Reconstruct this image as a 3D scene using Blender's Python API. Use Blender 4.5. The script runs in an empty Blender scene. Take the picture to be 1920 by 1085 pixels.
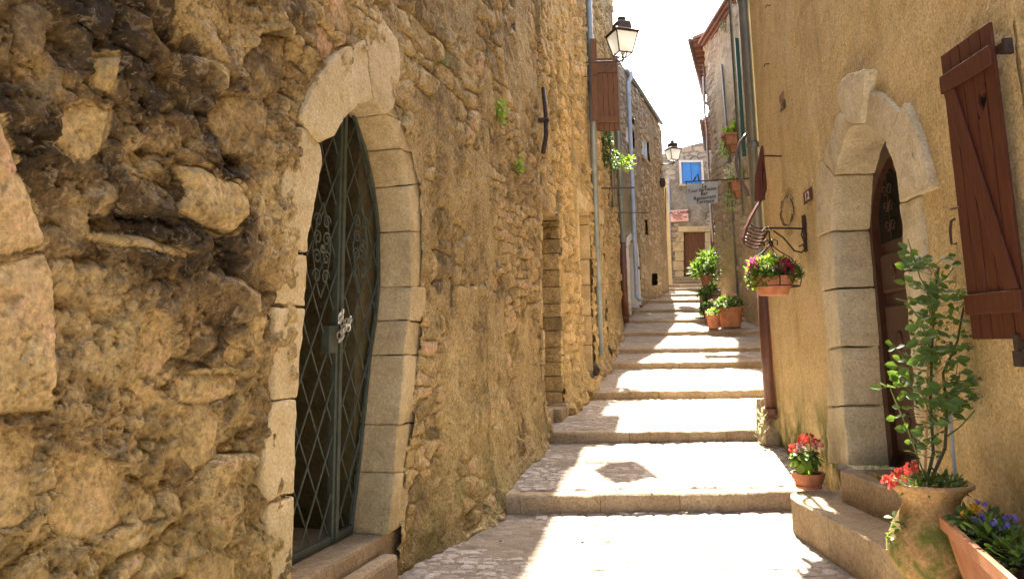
import bpy, bmesh, math, random
import numpy as np
from mathutils import Vector, Matrix

# ------------------------------------------------------------------ camera, world, sun, exposure
sc = bpy.context.scene
col = sc.collection
CZ = 1.5                                   # eye height above the lowest paving
FPX = 1400.0
PITCH, ROLL = math.radians(9.35), math.radians(0.8)
fw = Vector((0, math.cos(PITCH), math.sin(PITCH)))
up0 = Vector((0, -math.sin(PITCH), math.cos(PITCH)))
r0 = Vector((1, 0, 0))
RIGHT = r0 * math.cos(ROLL) - up0 * math.sin(ROLL)
UP = up0 * math.cos(ROLL) + r0 * math.sin(ROLL)
CAM = Vector((0, 0, CZ))
cd = bpy.data.cameras.new('camera'); cam = bpy.data.objects.new('camera', cd); col.objects.link(cam)
cd.sensor_width = 36; cd.lens = FPX / 1920 * 36; cd.shift_y = -(542.5 - 414) / 1920
cd.clip_start = 0.05; cd.clip_end = 500
cam.matrix_world = Matrix(((RIGHT.x, UP.x, -fw.x, CAM.x), (RIGHT.y, UP.y, -fw.y, CAM.y), (RIGHT.z, UP.z, -fw.z, CAM.z), (0, 0, 0, 1)))
sc.camera = cam
SUN = Vector((1.0, 5.5, 6.55)).normalized()
w = bpy.data.worlds.new('World'); sc.world = w; w.use_nodes = True
nt = w.node_tree; nt.nodes.clear()
sky = nt.nodes.new('ShaderNodeTexSky'); sky.sky_type = 'NISHITA'; sky.sun_disc = False
sky.sun_elevation = math.asin(SUN.z); sky.sun_rotation = math.atan2(SUN.x, SUN.y)
sky.dust_density = 4.0; sky.air_density = 1.0; sky.ozone_density = 1.0
bg = nt.nodes.new('ShaderNodeBackground'); bg.inputs[1].default_value = 0.11
wo = nt.nodes.new('ShaderNodeOutputWorld')
nt.links.new(sky.outputs[0], bg.inputs[0]); nt.links.new(bg.outputs[0], wo.inputs[0])
sl = bpy.data.lights.new('sun', 'SUN'); sl.energy = 5.0; sl.angle = math.radians(0.53); sl.color = (1, .95, .86)
so = bpy.data.objects.new('sun', sl); col.objects.link(so)
so.rotation_euler = (-SUN).to_track_quat('-Z', 'Y').to_euler(); so.location = SUN * 60
sc.view_settings.view_transform = 'Standard'; sc.view_settings.look = 'None'
sc.view_settings.gamma = 1; sc.view_settings.use_curve_mapping = False
sc.view_settings.exposure = 2.98
sc.cycles.use_denoising = True
sc.cycles.diffuse_bounces = 5

def ray(px, py):
    return (RIGHT * ((px - 960) / FPX) + UP * ((414 - py) / FPX) + fw)
def at_y(px, py, Y):
    d = ray(px, py); return CAM + d * (Y / d.y)
def at_z(px, py, z):
    d = ray(px, py); return CAM + d * ((z - CZ) / d.z)
RM = np.array([[*RIGHT], [*UP], [*fw]])
def proj(P):
    q = (P - np.array([0, 0, CZ])) @ RM.T
    q2 = np.maximum(q[:, 2], .01)
    return np.stack([960 + FPX * q[:, 0] / q2, 414 - FPX * q[:, 1] / q2], 1)

# ------------------------------------------------------------------ noise
def hsh(ix, iy, s):
    n = (ix.astype(np.int64) * 374761393 + iy.astype(np.int64) * 668265263 + s * 1442695041) & 0xffffffff
    n = ((n ^ (n >> 13)) * 1274126177) & 0xffffffff
    return ((n ^ (n >> 16)) & 0xffff) / 65535.0
def vn(x, y, s=0):
    x = np.asarray(x, float); y = np.asarray(y, float)
    ix = np.floor(x); iy = np.floor(y); fx = x - ix; fy = y - iy
    fx = fx * fx * fx * (fx * (fx * 6 - 15) + 10); fy = fy * fy * fy * (fy * (fy * 6 - 15) + 10)
    a = hsh(ix, iy, s); b = hsh(ix + 1, iy, s); c = hsh(ix, iy + 1, s); d = hsh(ix + 1, iy + 1, s)
    return (a + (b - a) * fx) * (1 - fy) + (c + (d - c) * fx) * fy
def fbm(x, y, o=4, s=0, g=.5):
    v = 0; a = 1; t = 0
    for k in range(o):
        v = v + a * (vn(x, y, s + k * 17) * 2 - 1); t += a; a *= g; x = x * 2.03 + 5.1; y = y * 2.03 + 1.7
    return v / t
def sst(a, b, x):
    t = np.clip((x - a) / (b - a), 0, 1); return t * t * (3 - 2 * t)
def courses(U, Z, cw, ch, s, warp=.3, var=.45):
    """irregular rubble courses: id, edge distance (0 at the joint), random, local offsets"""
    U = U + warp * cw * fbm(U / cw * .9, Z / ch * .6, 3, s + 5)
    Z = Z + warp * ch * fbm(U / cw * .6 + 9, Z / ch * .7, 3, s + 6)
    x = U / cw; y = Z / ch
    jy = np.floor(y)
    F1 = np.full(x.shape, 9.); F2 = np.full(x.shape, 9.); ID = np.zeros(x.shape, np.int64); DU = np.zeros(x.shape); DZ = np.zeros(x.shape)
    for dj in (-1, 0, 1):
        j = jy + dj
        off = hsh(j, j * 0 + 3, s + 1)
        ix = np.floor(x - off)
        for di in (-1, 0, 1):
            i = ix + di
            a = hsh(i, j, s + 2); b = hsh(i, j, s + 3); c = hsh(i, j, s + 4)
            px = i + off + .5 + (a - .5) * .7; py = j + .5 + (b - .5) * .6
            du = x - px; dz = y - py
            d = np.maximum(np.abs(du) * .92, np.abs(dz)) * .55 + np.sqrt(du * du + dz * dz) * .45 - (c - .5) * var
            m = d < F1
            F2 = np.where(m, F1, np.minimum(F2, d)); F1 = np.where(m, d, F1)
            ID = np.where(m, ((i + 4000) * 8192 + (j + 4000)).astype(np.int64), ID)
            DU = np.where(m, du, DU); DZ = np.where(m, dz, DZ)
    r = hsh(ID // 8192, ID % 8192, s + 9)
    return ID, F2 - F1, r, DU, DZ
def inpoly(P, x, y):
    ins = np.zeros(x.shape, bool); n = len(P)
    for i in range(n):
        x1, y1 = P[i]; x2, y2 = P[(i + 1) % n]
        if y1 == y2: continue
        c = ((y1 > y) != (y2 > y)) & (x < (x2 - x1) * (y - y1) / (y2 - y1) + x1)
        ins ^= c
    return ins
def dpoly(P, x, y):
    D = np.full(x.shape, 1e9); n = len(P)
    for i in range(n):
        x1, y1 = P[i]; x2, y2 = P[(i + 1) % n]
        L = (x2 - x1) ** 2 + (y2 - y1) ** 2 + 1e-12
        t = np.clip(((x - x1) * (x2 - x1) + (y - y1) * (y2 - y1)) / L, 0, 1)
        D = np.minimum(D, np.hypot(x - x1 - t * (x2 - x1), y - y1 - t * (y2 - y1)))
    return D

# ------------------------------------------------------------------ object helpers
def put(name, me, parent=None, world=True):
    o = bpy.data.objects.new(name, me); col.objects.link(o)
    if parent is not None:
        o.parent = parent
        if world and parent.type == 'EMPTY':
            o.matrix_parent_inverse = (Matrix.Translation(parent.location) @ parent.rotation_euler.to_matrix().to_4x4()).inverted()
    return o
def thing(name, label, cat, loc=(0, 0, 0), rz=0, group=None, kind=None):
    o = bpy.data.objects.new(name, None); col.objects.link(o); o.empty_display_size = .1
    o.location = loc; o.rotation_euler = (0, 0, rz)
    if label: o['label'] = label
    if cat: o['category'] = cat
    if group: o['group'] = group
    if kind: o['kind'] = kind
    return o
def npmesh(name, V, F, mat, tone=None, smooth=True):
    me = bpy.data.meshes.new(name)
    V = np.ascontiguousarray(V, np.float32); F = np.ascontiguousarray(F, np.int32)
    me.vertices.add(len(V)); me.vertices.foreach_set('co', V.ravel())
    k = F.shape[1]
    me.loops.add(F.size); me.loops.foreach_set('vertex_index', F.ravel())
    me.polygons.add(len(F))
    me.polygons.foreach_set('loop_start', np.arange(0, F.size, k, dtype=np.int32))
    me.polygons.foreach_set('loop_total', np.full(len(F), k, np.int32))
    me.polygons.foreach_set('use_smooth', np.full(len(F), smooth, bool))
    me.update(calc_edges=True)
    if tone is not None:
        a = me.attributes.new('tone', 'FLOAT', 'POINT'); a.data.foreach_set('value', np.ascontiguousarray(tone, np.float32))
    me.materials.append(mat)
    return me
def sub(V, F, tone):
    u, inv = np.unique(F.ravel(), return_inverse=True)
    return V[u], inv.reshape(F.shape), (tone[u] if tone is not None else None)
def split_field(root, V, F, ID, tone, piece, stuff_name, base_name, mat, mat_base, n_parts=290, min_px=60, smooth=True, kindbase=None):
    """V verts, F quads, ID per face (<0 bed).  Every stone becomes an object, past the limit they are joined."""
    P = proj(V)
    q = P[F]
    A = .5 * np.abs((q[:, 2, 0] - q[:, 0, 0]) * (q[:, 3, 1] - q[:, 1, 1]) - (q[:, 3, 0] - q[:, 1, 0]) * (q[:, 2, 1] - q[:, 0, 1]))
    cx = q[:, :, 0].mean(1); cy = q[:, :, 1].mean(1)
    A = np.where((cx < -10) | (cx > 1930) | (cy < -10) | (cy > 1095), 0, A)
    ids, inv = np.unique(ID, return_inverse=True)
    sc_ = np.bincount(inv, A)
    sc_[ids < 0] = -1
    order = np.argsort(-sc_)
    big = [k for k in order[:n_parts] if sc_[k] > min_px]
    bigset = set(big)
    srt = np.argsort(inv, kind='stable'); st = np.searchsorted(inv[srt], np.arange(len(ids) + 1))
    ID = ID.copy()
    for k in big:
        fi_ = srt[st[k]:st[k + 1]]; f = F[fi_]
        # keep one connected patch per stone, crumbs go to the bed
        u_, lf = np.unique(f.ravel(), return_inverse=True); lf = lf.reshape(f.shape); lab = np.arange(len(u_))
        while True:
            mn = lab[lf].min(1); new = lab.copy()
            for c_ in range(4): np.minimum.at(new, lf[:, c_], mn)
            new = new[new]
            if (new == lab).all(): break
            lab = new
        fl = lab[lf[:, 0]]; vals, cn = np.unique(fl, return_counts=True)
        if len(vals) > 1:
            ok_ = fl == vals[cn.argmax()]; ID[fi_[~ok_]] = -1; f = f[ok_]
        v, ff, t = sub(V, f, tone)
        put(piece, npmesh(piece, v, ff, mat, t, smooth), root)
    rest = np.ones(len(ids), bool); rest[list(bigset)] = False
    m = rest[inv] & (ID >= 0)
    if m.any() and stuff_name:
        v, ff, t = sub(V, F[m], tone); o = put(stuff_name, npmesh(stuff_name, v, ff, mat, t, smooth), root); o['kind'] = 'stuff'
    m = ID < 0
    if m.any():
        v, ff, t = sub(V, F[m], tone); put(base_name, npmesh(base_name, v, ff, mat_base, t, smooth), root)

class MB:
    def __init__(s, M=None): s.v = []; s.f = []; s.M = M; s.t = []; s.tone = .5
    def add(s, vs, fs):
        b = len(s.v)
        for p in vs:
            p = Vector(p)
            s.v.append(s.M @ p if s.M is not None else p); s.t.append(s.tone)
        s.f += [tuple(b + i for i in f) for f in fs]
        return s
    def box(s, x0, x1, y0, y1, z0, z1):
        return s.add([(x0, y0, z0), (x1, y0, z0), (x1, y1, z0), (x0, y1, z0), (x0, y0, z1), (x1, y0, z1), (x1, y1, z1), (x0, y1, z1)],
                     [(0, 3, 2, 1), (4, 5, 6, 7), (0, 1, 5, 4), (1, 2, 6, 5), (2, 3, 7, 6), (3, 0, 4, 7)])
    def prism(s, poly, fn0, fn1):
        n = len(poly)
        s.add([fn0(p) for p in poly] + [fn1(p) for p in poly],
              [tuple(range(n))[::-1], tuple(range(n, 2 * n))] + [(i, (i + 1) % n, n + (i + 1) % n, n + i) for i in range(n)])
        return s
    def tube(s, path, r, n=8, cap=True):
        path = [Vector(p) for p in path]; N = len(path)
        rs = r if isinstance(r, (list, tuple)) else [r] * N
        vs = []; fs = []; prev = None
        for i, p in enumerate(path):
            t = (path[min(i + 1, N - 1)] - path[max(i - 1, 0)]).normalized()
            if prev is None:
                a = t.cross(Vector((0, 0, 1)))
                if a.length < .1: a = t.cross(Vector((1, 0, 0)))
            else:
                a = prev - t * prev.dot(t)
            a.normalize(); prev = a; b = t.cross(a)
            for k in range(n):
                an = 2 * math.pi * k / n
                vs.append(p + (a * math.cos(an) + b * math.sin(an)) * rs[i])
        for i in range(N - 1):
            for k in range(n):
                fs.append((i * n + k, i * n + (k + 1) % n, (i + 1) * n + (k + 1) % n, (i + 1) * n + k))
        if cap: fs += [tuple(range(n))[::-1], tuple(range((N - 1) * n, N * n))]
        return s.add(vs, fs)
    def lathe(s, prof, c=(0, 0, 0), n=32, wob=0, seed=0, sx=1, sy=1):
        vs = []; fs = []; N = len(prof)
        for i, (r, z) in enumerate(prof):
            for k in range(n):
                a = 2 * math.pi * k / n
                rr = r * (1 + wob * float(fbm(np.array([math.cos(a) * 1.5 + 7]), np.array([math.sin(a) * 1.5 + z * 6]), 3, seed)[0]))
                vs.append((c[0] + rr * math.cos(a) * sx, c[1] + rr * math.sin(a) * sy, c[2] + z))
        for i in range(N - 1):
            for k in range(n):
                fs.append((i * n + k, i * n + (k + 1) % n, (i + 1) * n + (k + 1) % n, (i + 1) * n + k))
        return s.add(vs, fs)
    def leaf(s, p, d, nrm, L, W):
        d = Vector(d).normalized(); nrm = Vector(nrm); sd = d.cross(nrm)
        if sd.length < 1e-3: sd = d.orthogonal()
        sd.normalize(); nn = sd.cross(d)
        p = Vector(p)
        return s.add([p, p + d * L * .4 + sd * W * .5 + nn * W * .12, p + d * L * .75 + sd * W * .35 + nn * W * .06, p + d * L, p + d * L * .75 - sd * W * .35 + nn * W * .06, p + d * L * .4 - sd * W * .5 + nn * W * .12, p + d * L * .5],
                     [(0, 1, 6), (1, 2, 6), (2, 3, 6), (3, 4, 6), (4, 5, 6), (5, 0, 6)])
    def mesh(s, name, mat, smooth=False, bev=0, seg=2, recalc=True):
        me = bpy.data.meshes.new(name); me.from_pydata([tuple(p) for p in s.v], [], s.f)
        a = me.attributes.new('tone', 'FLOAT', 'POINT'); a.data.foreach_set('value', s.t)
        if recalc or bev:
            bm = bmesh.new(); bm.from_mesh(me)
            if bev:
                es = [e for e in bm.edges if len(e.link_faces) == 2 and e.calc_face_angle(0) > .5]
                bmesh.ops.bevel(bm, geom=es, offset=bev, segments=seg, affect='EDGES', profile=.6)
            bmesh.ops.recalc_face_normals(bm, faces=bm.faces[:])
            bm.to_mesh(me); bm.free()
        if smooth: me.polygons.foreach_set('use_smooth', [True] * len(me.polygons))
        me.materials.append(mat); me.update()
        return me
    def build(s, name, mat, parent=None, smooth=False, bev=0, seg=2, recalc=True, world=True):
        return put(name, s.mesh(name, mat, smooth, bev, seg, recalc), parent, world)

class Frame:
    """vertical plane: u along, z up, d out towards the street"""
    def __init__(s, o, d, side):
        s.o = Vector((o[0], o[1], 0)); s.d = Vector((d[0], d[1], 0)).normalized()
        s.n = Vector((s.d.y, -s.d.x, 0)) * side
        s.M = Matrix(((s.d.x, s.n.x, 0, s.o.x), (s.d.y, s.n.y, 0, s.o.y), (0, 0, 1, 0), (0, 0, 0, 1)))
    def P(s, u, z, d=0): return s.o + s.d * u + s.n * d + Vector((0, 0, z))
    def cast(s, px, py, d=0):
        r = ray(px, py); t = (s.o + s.n * d - CAM).dot(s.n) / r.dot(s.n)
        p = CAM + r * t; q = p - s.o
        return (q.dot(s.d), p.z)
    def poly(s, pts, d=0): return [s.cast(x, y, d) for x, y in pts]

# ------------------------------------------------------------------ materials
def ramp(nt, stops):
    r = nt.nodes.new('ShaderNodeValToRGB'); e = r.color_ramp.elements
    while len(e) > 2: e.remove(e[-1])
    e[0].position = stops[0][0]; e[0].color = (*stops[0][1], 1); e[1].position = stops[-1][0]; e[1].color = (*stops[-1][1], 1)
    for p, c in stops[1:-1]:
        k = e.new(p); k.color = (*c, 1)
    return r
def newmat(name):
    m = bpy.data.materials.new(name); m.use_nodes = True
    nt = m.node_tree; b = nt.nodes['Principled BSDF']
    return m, nt, b
def N_noise(nt, vec, scale, detail=5, rough=.6, dist=0):
    n = nt.nodes.new('ShaderNodeTexNoise'); n.inputs['Scale'].default_value = scale; n.inputs['Detail'].default_value = detail
    n.inputs['Roughness'].default_value = rough; n.inputs['Distortion'].default_value = dist
    nt.links.new(vec, n.inputs['Vector']); return n.outputs[0]
def N_math(nt, op, a, b=None, clamp=False):
    n = nt.nodes.new('ShaderNodeMath'); n.operation = op; n.use_clamp = clamp
    for i, x in enumerate((a, b)):
        if x is None: continue
        if isinstance(x, (int, float)): n.inputs[i].default_value = x
        else: nt.links.new(x, n.inputs[i])
    return n.outputs[0]
def N_map(nt, v, a, b, c=0, d=1):
    n = nt.nodes.new('ShaderNodeMapRange'); n.inputs[1].default_value = a; n.inputs[2].default_value = b
    n.inputs[3].default_value = c; n.inputs[4].default_value = d; nt.links.new(v, n.inputs[0]); return n.outputs[0]
def N_mix(nt, f, a, b, mode='MIX'):
    n = nt.nodes.new('ShaderNodeMix'); n.data_type = 'RGBA'; n.blend_type = mode
    for s_, x in ((n.inputs[0], f), (n.inputs[6], a), (n.inputs[7], b)):
        if isinstance(x, (int, float)): s_.default_value = x
        elif isinstance(x, tuple): s_.default_value = (*x, 1)
        else: nt.links.new(x, s_)
    return n.outputs[2]
def rock(name, stops, tone_w=.6, patch=2.2, fine=45, bump=.5, bdist=.012, moss=0, mossz=(0, 1), grit=.35, rough=.93, pits=True, lichen=0, mscale=1.7, speck=0, streak=0, lcol=(.05, .045, .035)):
    m, nt, b = newmat(name)
    tc = nt.nodes.new('ShaderNodeTexCoord'); v = tc.outputs['Object']
    at = nt.nodes.new('ShaderNodeAttribute'); at.attribute_name = 'tone'
    n1 = N_noise(nt, v, patch, 5, .62, .4); n2 = N_noise(nt, v, fine, 6, .7); n3 = N_noise(nt, v, patch * 4.3, 5, .65, .6)
    f = N_math(nt, 'ADD', N_math(nt, 'MULTIPLY', at.outputs['Fac'], tone_w),
               N_math(nt, 'MULTIPLY', N_map(nt, N_math(nt, 'ADD', N_math(nt, 'MULTIPLY', n1, .6), N_math(nt, 'MULTIPLY', n3, .4)), .33, .67), 1 - tone_w))
    r = ramp(nt, stops); nt.links.new(f, r.inputs[0]); c = r.outputs[0]
    g = N_map(nt, n2, .25, .75, 1 - grit, 1 + grit)
    gc = nt.nodes.new('ShaderNodeCombineColor')
    for i in range(3): nt.links.new(g, gc.inputs[i])
    c = N_mix(nt, 1.0, c, gc.outputs[0], 'MULTIPLY')
    if lichen:
        n4 = N_noise(nt, v, 1.3, 6, .7, .8)
        c = N_mix(nt, N_map(nt, n4, .52, .68, 0, lichen), c, lcol)
    if speck:
        vs_ = nt.nodes.new('ShaderNodeTexVoronoi'); vs_.inputs['Scale'].default_value = fine * .8; nt.links.new(v, vs_.inputs['Vector'])
        k_ = N_math(nt, 'MULTIPLY', N_map(nt, vs_.outputs[0], .12, .38, 1, 0), N_map(nt, N_noise(nt, v, fine * .12, 4, .7), .42, .6))
        c = N_mix(nt, N_math(nt, 'MULTIPLY', k_, speck, True), c, (.05, .035, .02))
        c = N_mix(nt, N_map(nt, N_noise(nt, v, fine * .35, 5, .75, 1.0), .54, .66, 0, speck * .8), c, (.62, .50, .34))
        c = N_mix(nt, N_map(nt, N_noise(nt, v, fine * .22, 6, .8, 1.5), .53, .62, 0, speck), c, (.11, .078, .042))
    if streak:
        mp = nt.nodes.new('ShaderNodeMapping'); mp.inputs['Scale'].default_value = (1.6, 1.6, .22); nt.links.new(v, mp.inputs['Vector'])
        c = N_mix(nt, N_map(nt, N_noise(nt, mp.outputs[0], 2.2, 6, .7, .5), .50, .74, 0, streak), c, (.20, .14, .075))
        c = N_mix(nt, N_map(nt, N_noise(nt, v, .9, 5, .65, .7), .52, .66, 0, streak * .8), c, (.66, .53, .34))
    if moss:
        sx = nt.nodes.new('ShaderNodeSeparateXYZ'); nt.links.new(v, sx.inputs[0])
        mz = N_map(nt, sx.outputs[2], mossz[0], mossz[1], 1, 0)
        n5 = N_noise(nt, v, mscale, 6, .7, .3)
        mk = N_math(nt, 'MULTIPLY', N_map(nt, n5, .41, .60), N_math(nt, 'MULTIPLY', mz, moss), True)
        c = N_mix(nt, mk, c, (.13, .14, .035))
    nt.links.new(c, b.inputs['Base Color'])
    b.inputs['Roughness'].default_value = rough; b.inputs['Specular IOR Level'].default_value = .15
    h = N_math(nt, 'ADD', N_math(nt, 'MULTIPLY', n2, .55), N_math(nt, 'MULTIPLY', N_noise(nt, v, fine * .3, 6, .7), 1.0))
    if pits:
        vo = nt.nodes.new('ShaderNodeTexVoronoi'); vo.inputs['Scale'].default_value = fine * .55; nt.links.new(v, vo.inputs['Vector'])
        h = N_math(nt, 'ADD', h, N_map(nt, vo.outputs[0], 0, .35, -.35, 0))
    bp = nt.nodes.new('ShaderNodeBump'); bp.inputs['Strength'].default_value = bump; bp.inputs['Distance'].default_value = bdist
    nt.links.new(h, bp.inputs['Height']); nt.links.new(bp.outputs[0], b.inputs['Normal'])
    return m
def plain(name, c1, c2, scale=8, rough=.6, metal=0, bump=0, bdist=.004, spec=.4, stretch=None, fine=60):
    m, nt, b = newmat(name)
    tc = nt.nodes.new('ShaderNodeTexCoord'); v = tc.outputs['Object']
    if stretch:
        mp = nt.nodes.new('ShaderNodeMapping'); mp.inputs['Scale'].default_value = stretch; nt.links.new(v, mp.inputs['Vector']); v = mp.outputs[0]
    n1 = N_noise(nt, v, scale, 6, .65, .3)
    nt.links.new(N_mix(nt, N_map(nt, n1, .32, .68), c1, c2), b.inputs['Base Color'])
    b.inputs['Roughness'].default_value = rough; b.inputs['Metallic'].default_value = metal; b.inputs['Specular IOR Level'].default_value = spec
    if bump:
        bp = nt.nodes.new('ShaderNodeBump'); bp.inputs['Strength'].default_value = bump; bp.inputs['Distance'].default_value = bdist
        nt.links.new(N_noise(nt, v, fine, 5, .6), bp.inputs['Height']); nt.links.new(bp.outputs[0], b.inputs['Normal'])
    return m
def leafmat(name, c1, c2, trans=.35, petal=False):
    m, nt, b = newmat(name)
    gi = nt.nodes.new('ShaderNodeNewGeometry')
    c = N_mix(nt, gi.outputs['Random Per Island'], c1, c2)
    nt.links.new(c, b.inputs['Base Color']); b.inputs['Roughness'].default_value = .5; b.inputs['Specular IOR Level'].default_value = .35
    tr = nt.nodes.new('ShaderNodeBsdfTranslucent'); nt.links.new(c if petal else N_mix(nt, .5, c, (.25, .4, .03)), tr.inputs[0])
    mx = nt.nodes.new('ShaderNodeMixShader'); mx.inputs[0].default_value = trans
    out = nt.nodes['Material Output']
    nt.links.new(b.outputs[0], mx.inputs[1]); nt.links.new(tr.outputs[0], mx.inputs[2]); nt.links.new(mx.outputs[0], out.inputs[0])
    return m

PAL_A = [(0, (.045, .032, .02)), (.22, (.13, .09, .048)), (.4, (.32, .225, .10)), (.58, (.50, .365, .165)), (.72, (.56, .39, .20)), (.85, (.63, .40, .25)), (1, (.67, .56, .36))]
M_stoneA = rock('rubble stone', PAL_A, .6, 3.0, 38, 1.0, .03, grit=.55, speck=.45, moss=.35, mossz=(.2, 1.6), lichen=.5)
M_mortA = rock('lime mortar ochre', [(0, (.05, .036, .022)), (.25, (.18, .12, .055)), (.5, (.42, .30, .135)), (.75, (.54, .405, .19)), (1, (.62, .49, .27))], .6, 2.6, 48, 1.0, .03, grit=.6, speck=.55, moss=.45, mossz=(.1, 1.6), lichen=.55)
M_cut = rock('cut limestone', [(0, (.33, .235, .115)), (.5, (.55, .43, .24)), (1, (.69, .58, .38))], .4, 3.2, 62, .9, .014, grit=.35, speck=.22, moss=.35, mossz=(.2, 1.4), lichen=.3, lcol=(.26, .19, .10))
M_cutR = rock('cut limestone grey', [(0, (.32, .26, .155)), (.5, (.54, .455, .30)), (1, (.70, .62, .45))], .4, 3.0, 58, .9, .014, grit=.32, speck=.2, moss=.4, mossz=(.4, 1.6), lichen=.5, lcol=(.19, .145, .08))
M_stoneB = rock('grey rubble stone', [(0, (.18, .14, .105)), (.5, (.40, .32, .225)), (1, (.56, .47, .35))], .65, 1.2, 22, .6, .02, lichen=.2)
M_mortB = rock('grey mortar', [(0, (.19, .15, .10)), (1, (.38, .31, .20))], .3, 1.2, 22, .6, .02)
M_plaster = rock('roughcast plaster ochre', [(0, (.45, .32, .14)), (.5, (.61, .455, .225)), (1, (.68, .54, .30))], .2, 1.2, 58, 1.0, .018, grit=.55, moss=1.9, streak=.45, speck=.16, mossz=(.2, 1.15))
M_plastR2 = rock('old plaster tan', [(0, (.25, .18, .10)), (.5, (.42, .31, .18)), (1, (.52, .41, .26))], .3, .5, 12, .7, .03, lichen=.3)
M_plastF = rock('old grey plaster', [(0, (.10, .09, .075)), (.5, (.25, .22, .175)), (1, (.48, .42, .32))], .5, .45, 9, .7, .04, lichen=.45)
M_cob = rock('cobble stone', [(0, (.20, .165, .135)), (.5, (.35, .30, .25)), (1, (.48, .42, .36))], .55, 2.2, 60, .8, .008, grit=.45, rough=.75)
M_bed = rock('sandy joint', [(0, (.16, .125, .09)), (1, (.34, .28, .21))], .3, 2, 70, .6, .006)
M_kerb = rock('kerb limestone', [(0, (.18, .125, .07)), (.5, (.33, .245, .15)), (1, (.46, .37, .25))], .4, 3.0, 50, .9, .012, grit=.45, speck=.2, lichen=.3, lcol=(.2, .15, .09))
M_iron = plain('green black iron paint', (.035, .045, .035), (.075, .09, .07), 14, .55, 0, .3, .002)
M_rust = plain('dark iron', (.03, .02, .016), (.075, .045, .03), 20, .6, .3, .3, .002)
M_maroon = plain('red brown painted iron', (.09, .03, .02), (.15, .055, .04), 14, .35, .1, .2, .002)
M_shut = plain('red brown stained wood', (.058, .016, .007), (.105, .031, .014), 5, .55, 0, .35, .002, .35, (14, 14, 1.2), 12)
M_shutA = plain('brown weathered wood', (.09, .042, .022), (.16, .08, .042), 5, .7, 0, .4, .003, .2, (10, 10, 1.2), 12)
M_door = plain('dark walnut door', (.035, .014, .008), (.075, .032, .018), 5, .38, 0, .25, .002, .4, (12, 12, 1.2), 12)
M_doorF = plain('chestnut plank door', (.12, .055, .03), (.18, .085, .045), 4, .6, 0, .3, .003, .2, (8, 8, 1), 12)
M_zinc = plain('grey zinc', (.16, .19, .195), (.25, .285, .285), 5, .45, .25, .2, .002, .5)
M_zincd = plain('dark zinc', (.12, .12, .095), (.19, .18, .14), 5, .42, .3, .2, .002, .5)
M_pipebl = plain('pale blue grey pipe', (.30, .34, .38), (.42, .46, .50), 4, .45, .1)
M_brownpipe = plain('brown cast iron pipe', (.10, .04, .025), (.15, .065, .04), 7, .4, .1)
M_terra = plain('terracotta', (.40, .14, .065), (.60, .27, .15), 7, .8, 0, .3, .003, .2)
M_terra2 = plain('old terracotta', (.26, .11, .055), (.44, .21, .11), 5, .85, 0, .4, .004, .15)
M_urn = rock('mossy earthenware', [(0, (.22, .12, .05)), (.5, (.40, .25, .11)), (1, (.52, .36, .18))], .2, 7, 60, .8, .01, grit=.4, moss=1.2, mossz=(.30, .42), mscale=7, lichen=.5, speck=.25)
M_soil = plain('soil', (.03, .02, .012), (.06, .04, .025), 30, 1, 0, .8, .02, .1)
M_dim = rock('shade darkened stone', [(0, (.03, .025, .015)), (.5, (.10, .08, .045)), (1, (.20, .15, .09))], .6, 2.5, 30, .8, .02, moss=.5, mossz=(.2, 3))  # stone colour darkened to stand for the shade in passage and niche
M_glass = plain('lantern glass', (.80, .80, .74), (.86, .86, .80), 3, .25, 0, 0, 0, .5)
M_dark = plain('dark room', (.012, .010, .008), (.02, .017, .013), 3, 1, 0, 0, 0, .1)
M_blue = plain('bright blue paint', (.05, .22, .60), (.07, .27, .68), 5, .5)
M_bluel = plain('pale blue paint', (.30, .42, .58), (.38, .50, .66), 5, .5)
M_white = plain('aged white paint', (.60, .57, .52), (.70, .67, .62), 5, .6)
M_sign = plain('grey enamel sign', (.26, .29, .31), (.31, .34, .36), 3, .5)
M_pink = plain('pink sign board', (.70, .40, .35), (.78, .50, .44), 6, .7)
M_ink = plain('black lettering', (.02, .015, .015), (.03, .02, .02), 6, .6)
M_ink2 = plain('red brown lettering', (.22, .06, .05), (.28, .09, .07), 6, .6)
M_chain = plain('bright steel', (.45, .45, .43), (.6, .6, .58), 6, .3, .9)
M_tile = plain('clay roof tile', (.25, .12, .07), (.42, .22, .13), 6, .85, 0, .4, .01, .15)
M_wood = plain('old eave wood', (.16, .085, .06), (.27, .15, .11), 3, .8, 0, .3, .004, .2)
M_brick = plain('thin red brick', (.20, .11, .085), (.32, .18, .135), 9, .9, 0, .4, .006, .15)
M_gut = plain('dull gutter metal', (.10, .075, .075), (.16, .12, .12), 5, .5, .2)
L_mid = leafmat('green leaves', (.05, .11, .018), (.12, .21, .035))
L_dark = leafmat('dark green leaves', (.025, .06, .02), (.06, .12, .03))
L_rose = leafmat('rose leaves', (.03, .075, .018), (.09, .16, .035))
L_lime = leafmat('lime green leaves', (.16, .28, .03), (.30, .42, .06), .45)
L_grey = leafmat('grey green leaves', (.07, .10, .055), (.15, .19, .10))
L_dry = leafmat('dry pale leaves', (.45, .40, .28), (.66, .62, .46), .3)
L_red = leafmat('red petals', (.46, .05, .04), (.60, .13, .09), .3, True)
L_pink = leafmat('pink petals', (.42, .05, .14), (.60, .18, .30), .3, True)
L_magenta = leafmat('crimson petals', (.26, .006, .04), (.42, .02, .09), .3, True)
L_pale = leafmat('pale pink petals', (.55, .28, .28), (.66, .44, .42), .3, True)
L_yel = leafmat('yellow petals', (.60, .30, .03), (.75, .45, .05), .3, True)
L_blu = leafmat('violet petals', (.14, .12, .50), (.3, .25, .7), .3, True)
M_stem = plain('green stem', (.10, .13, .03), (.15, .17, .05), 8, .6)
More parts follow.
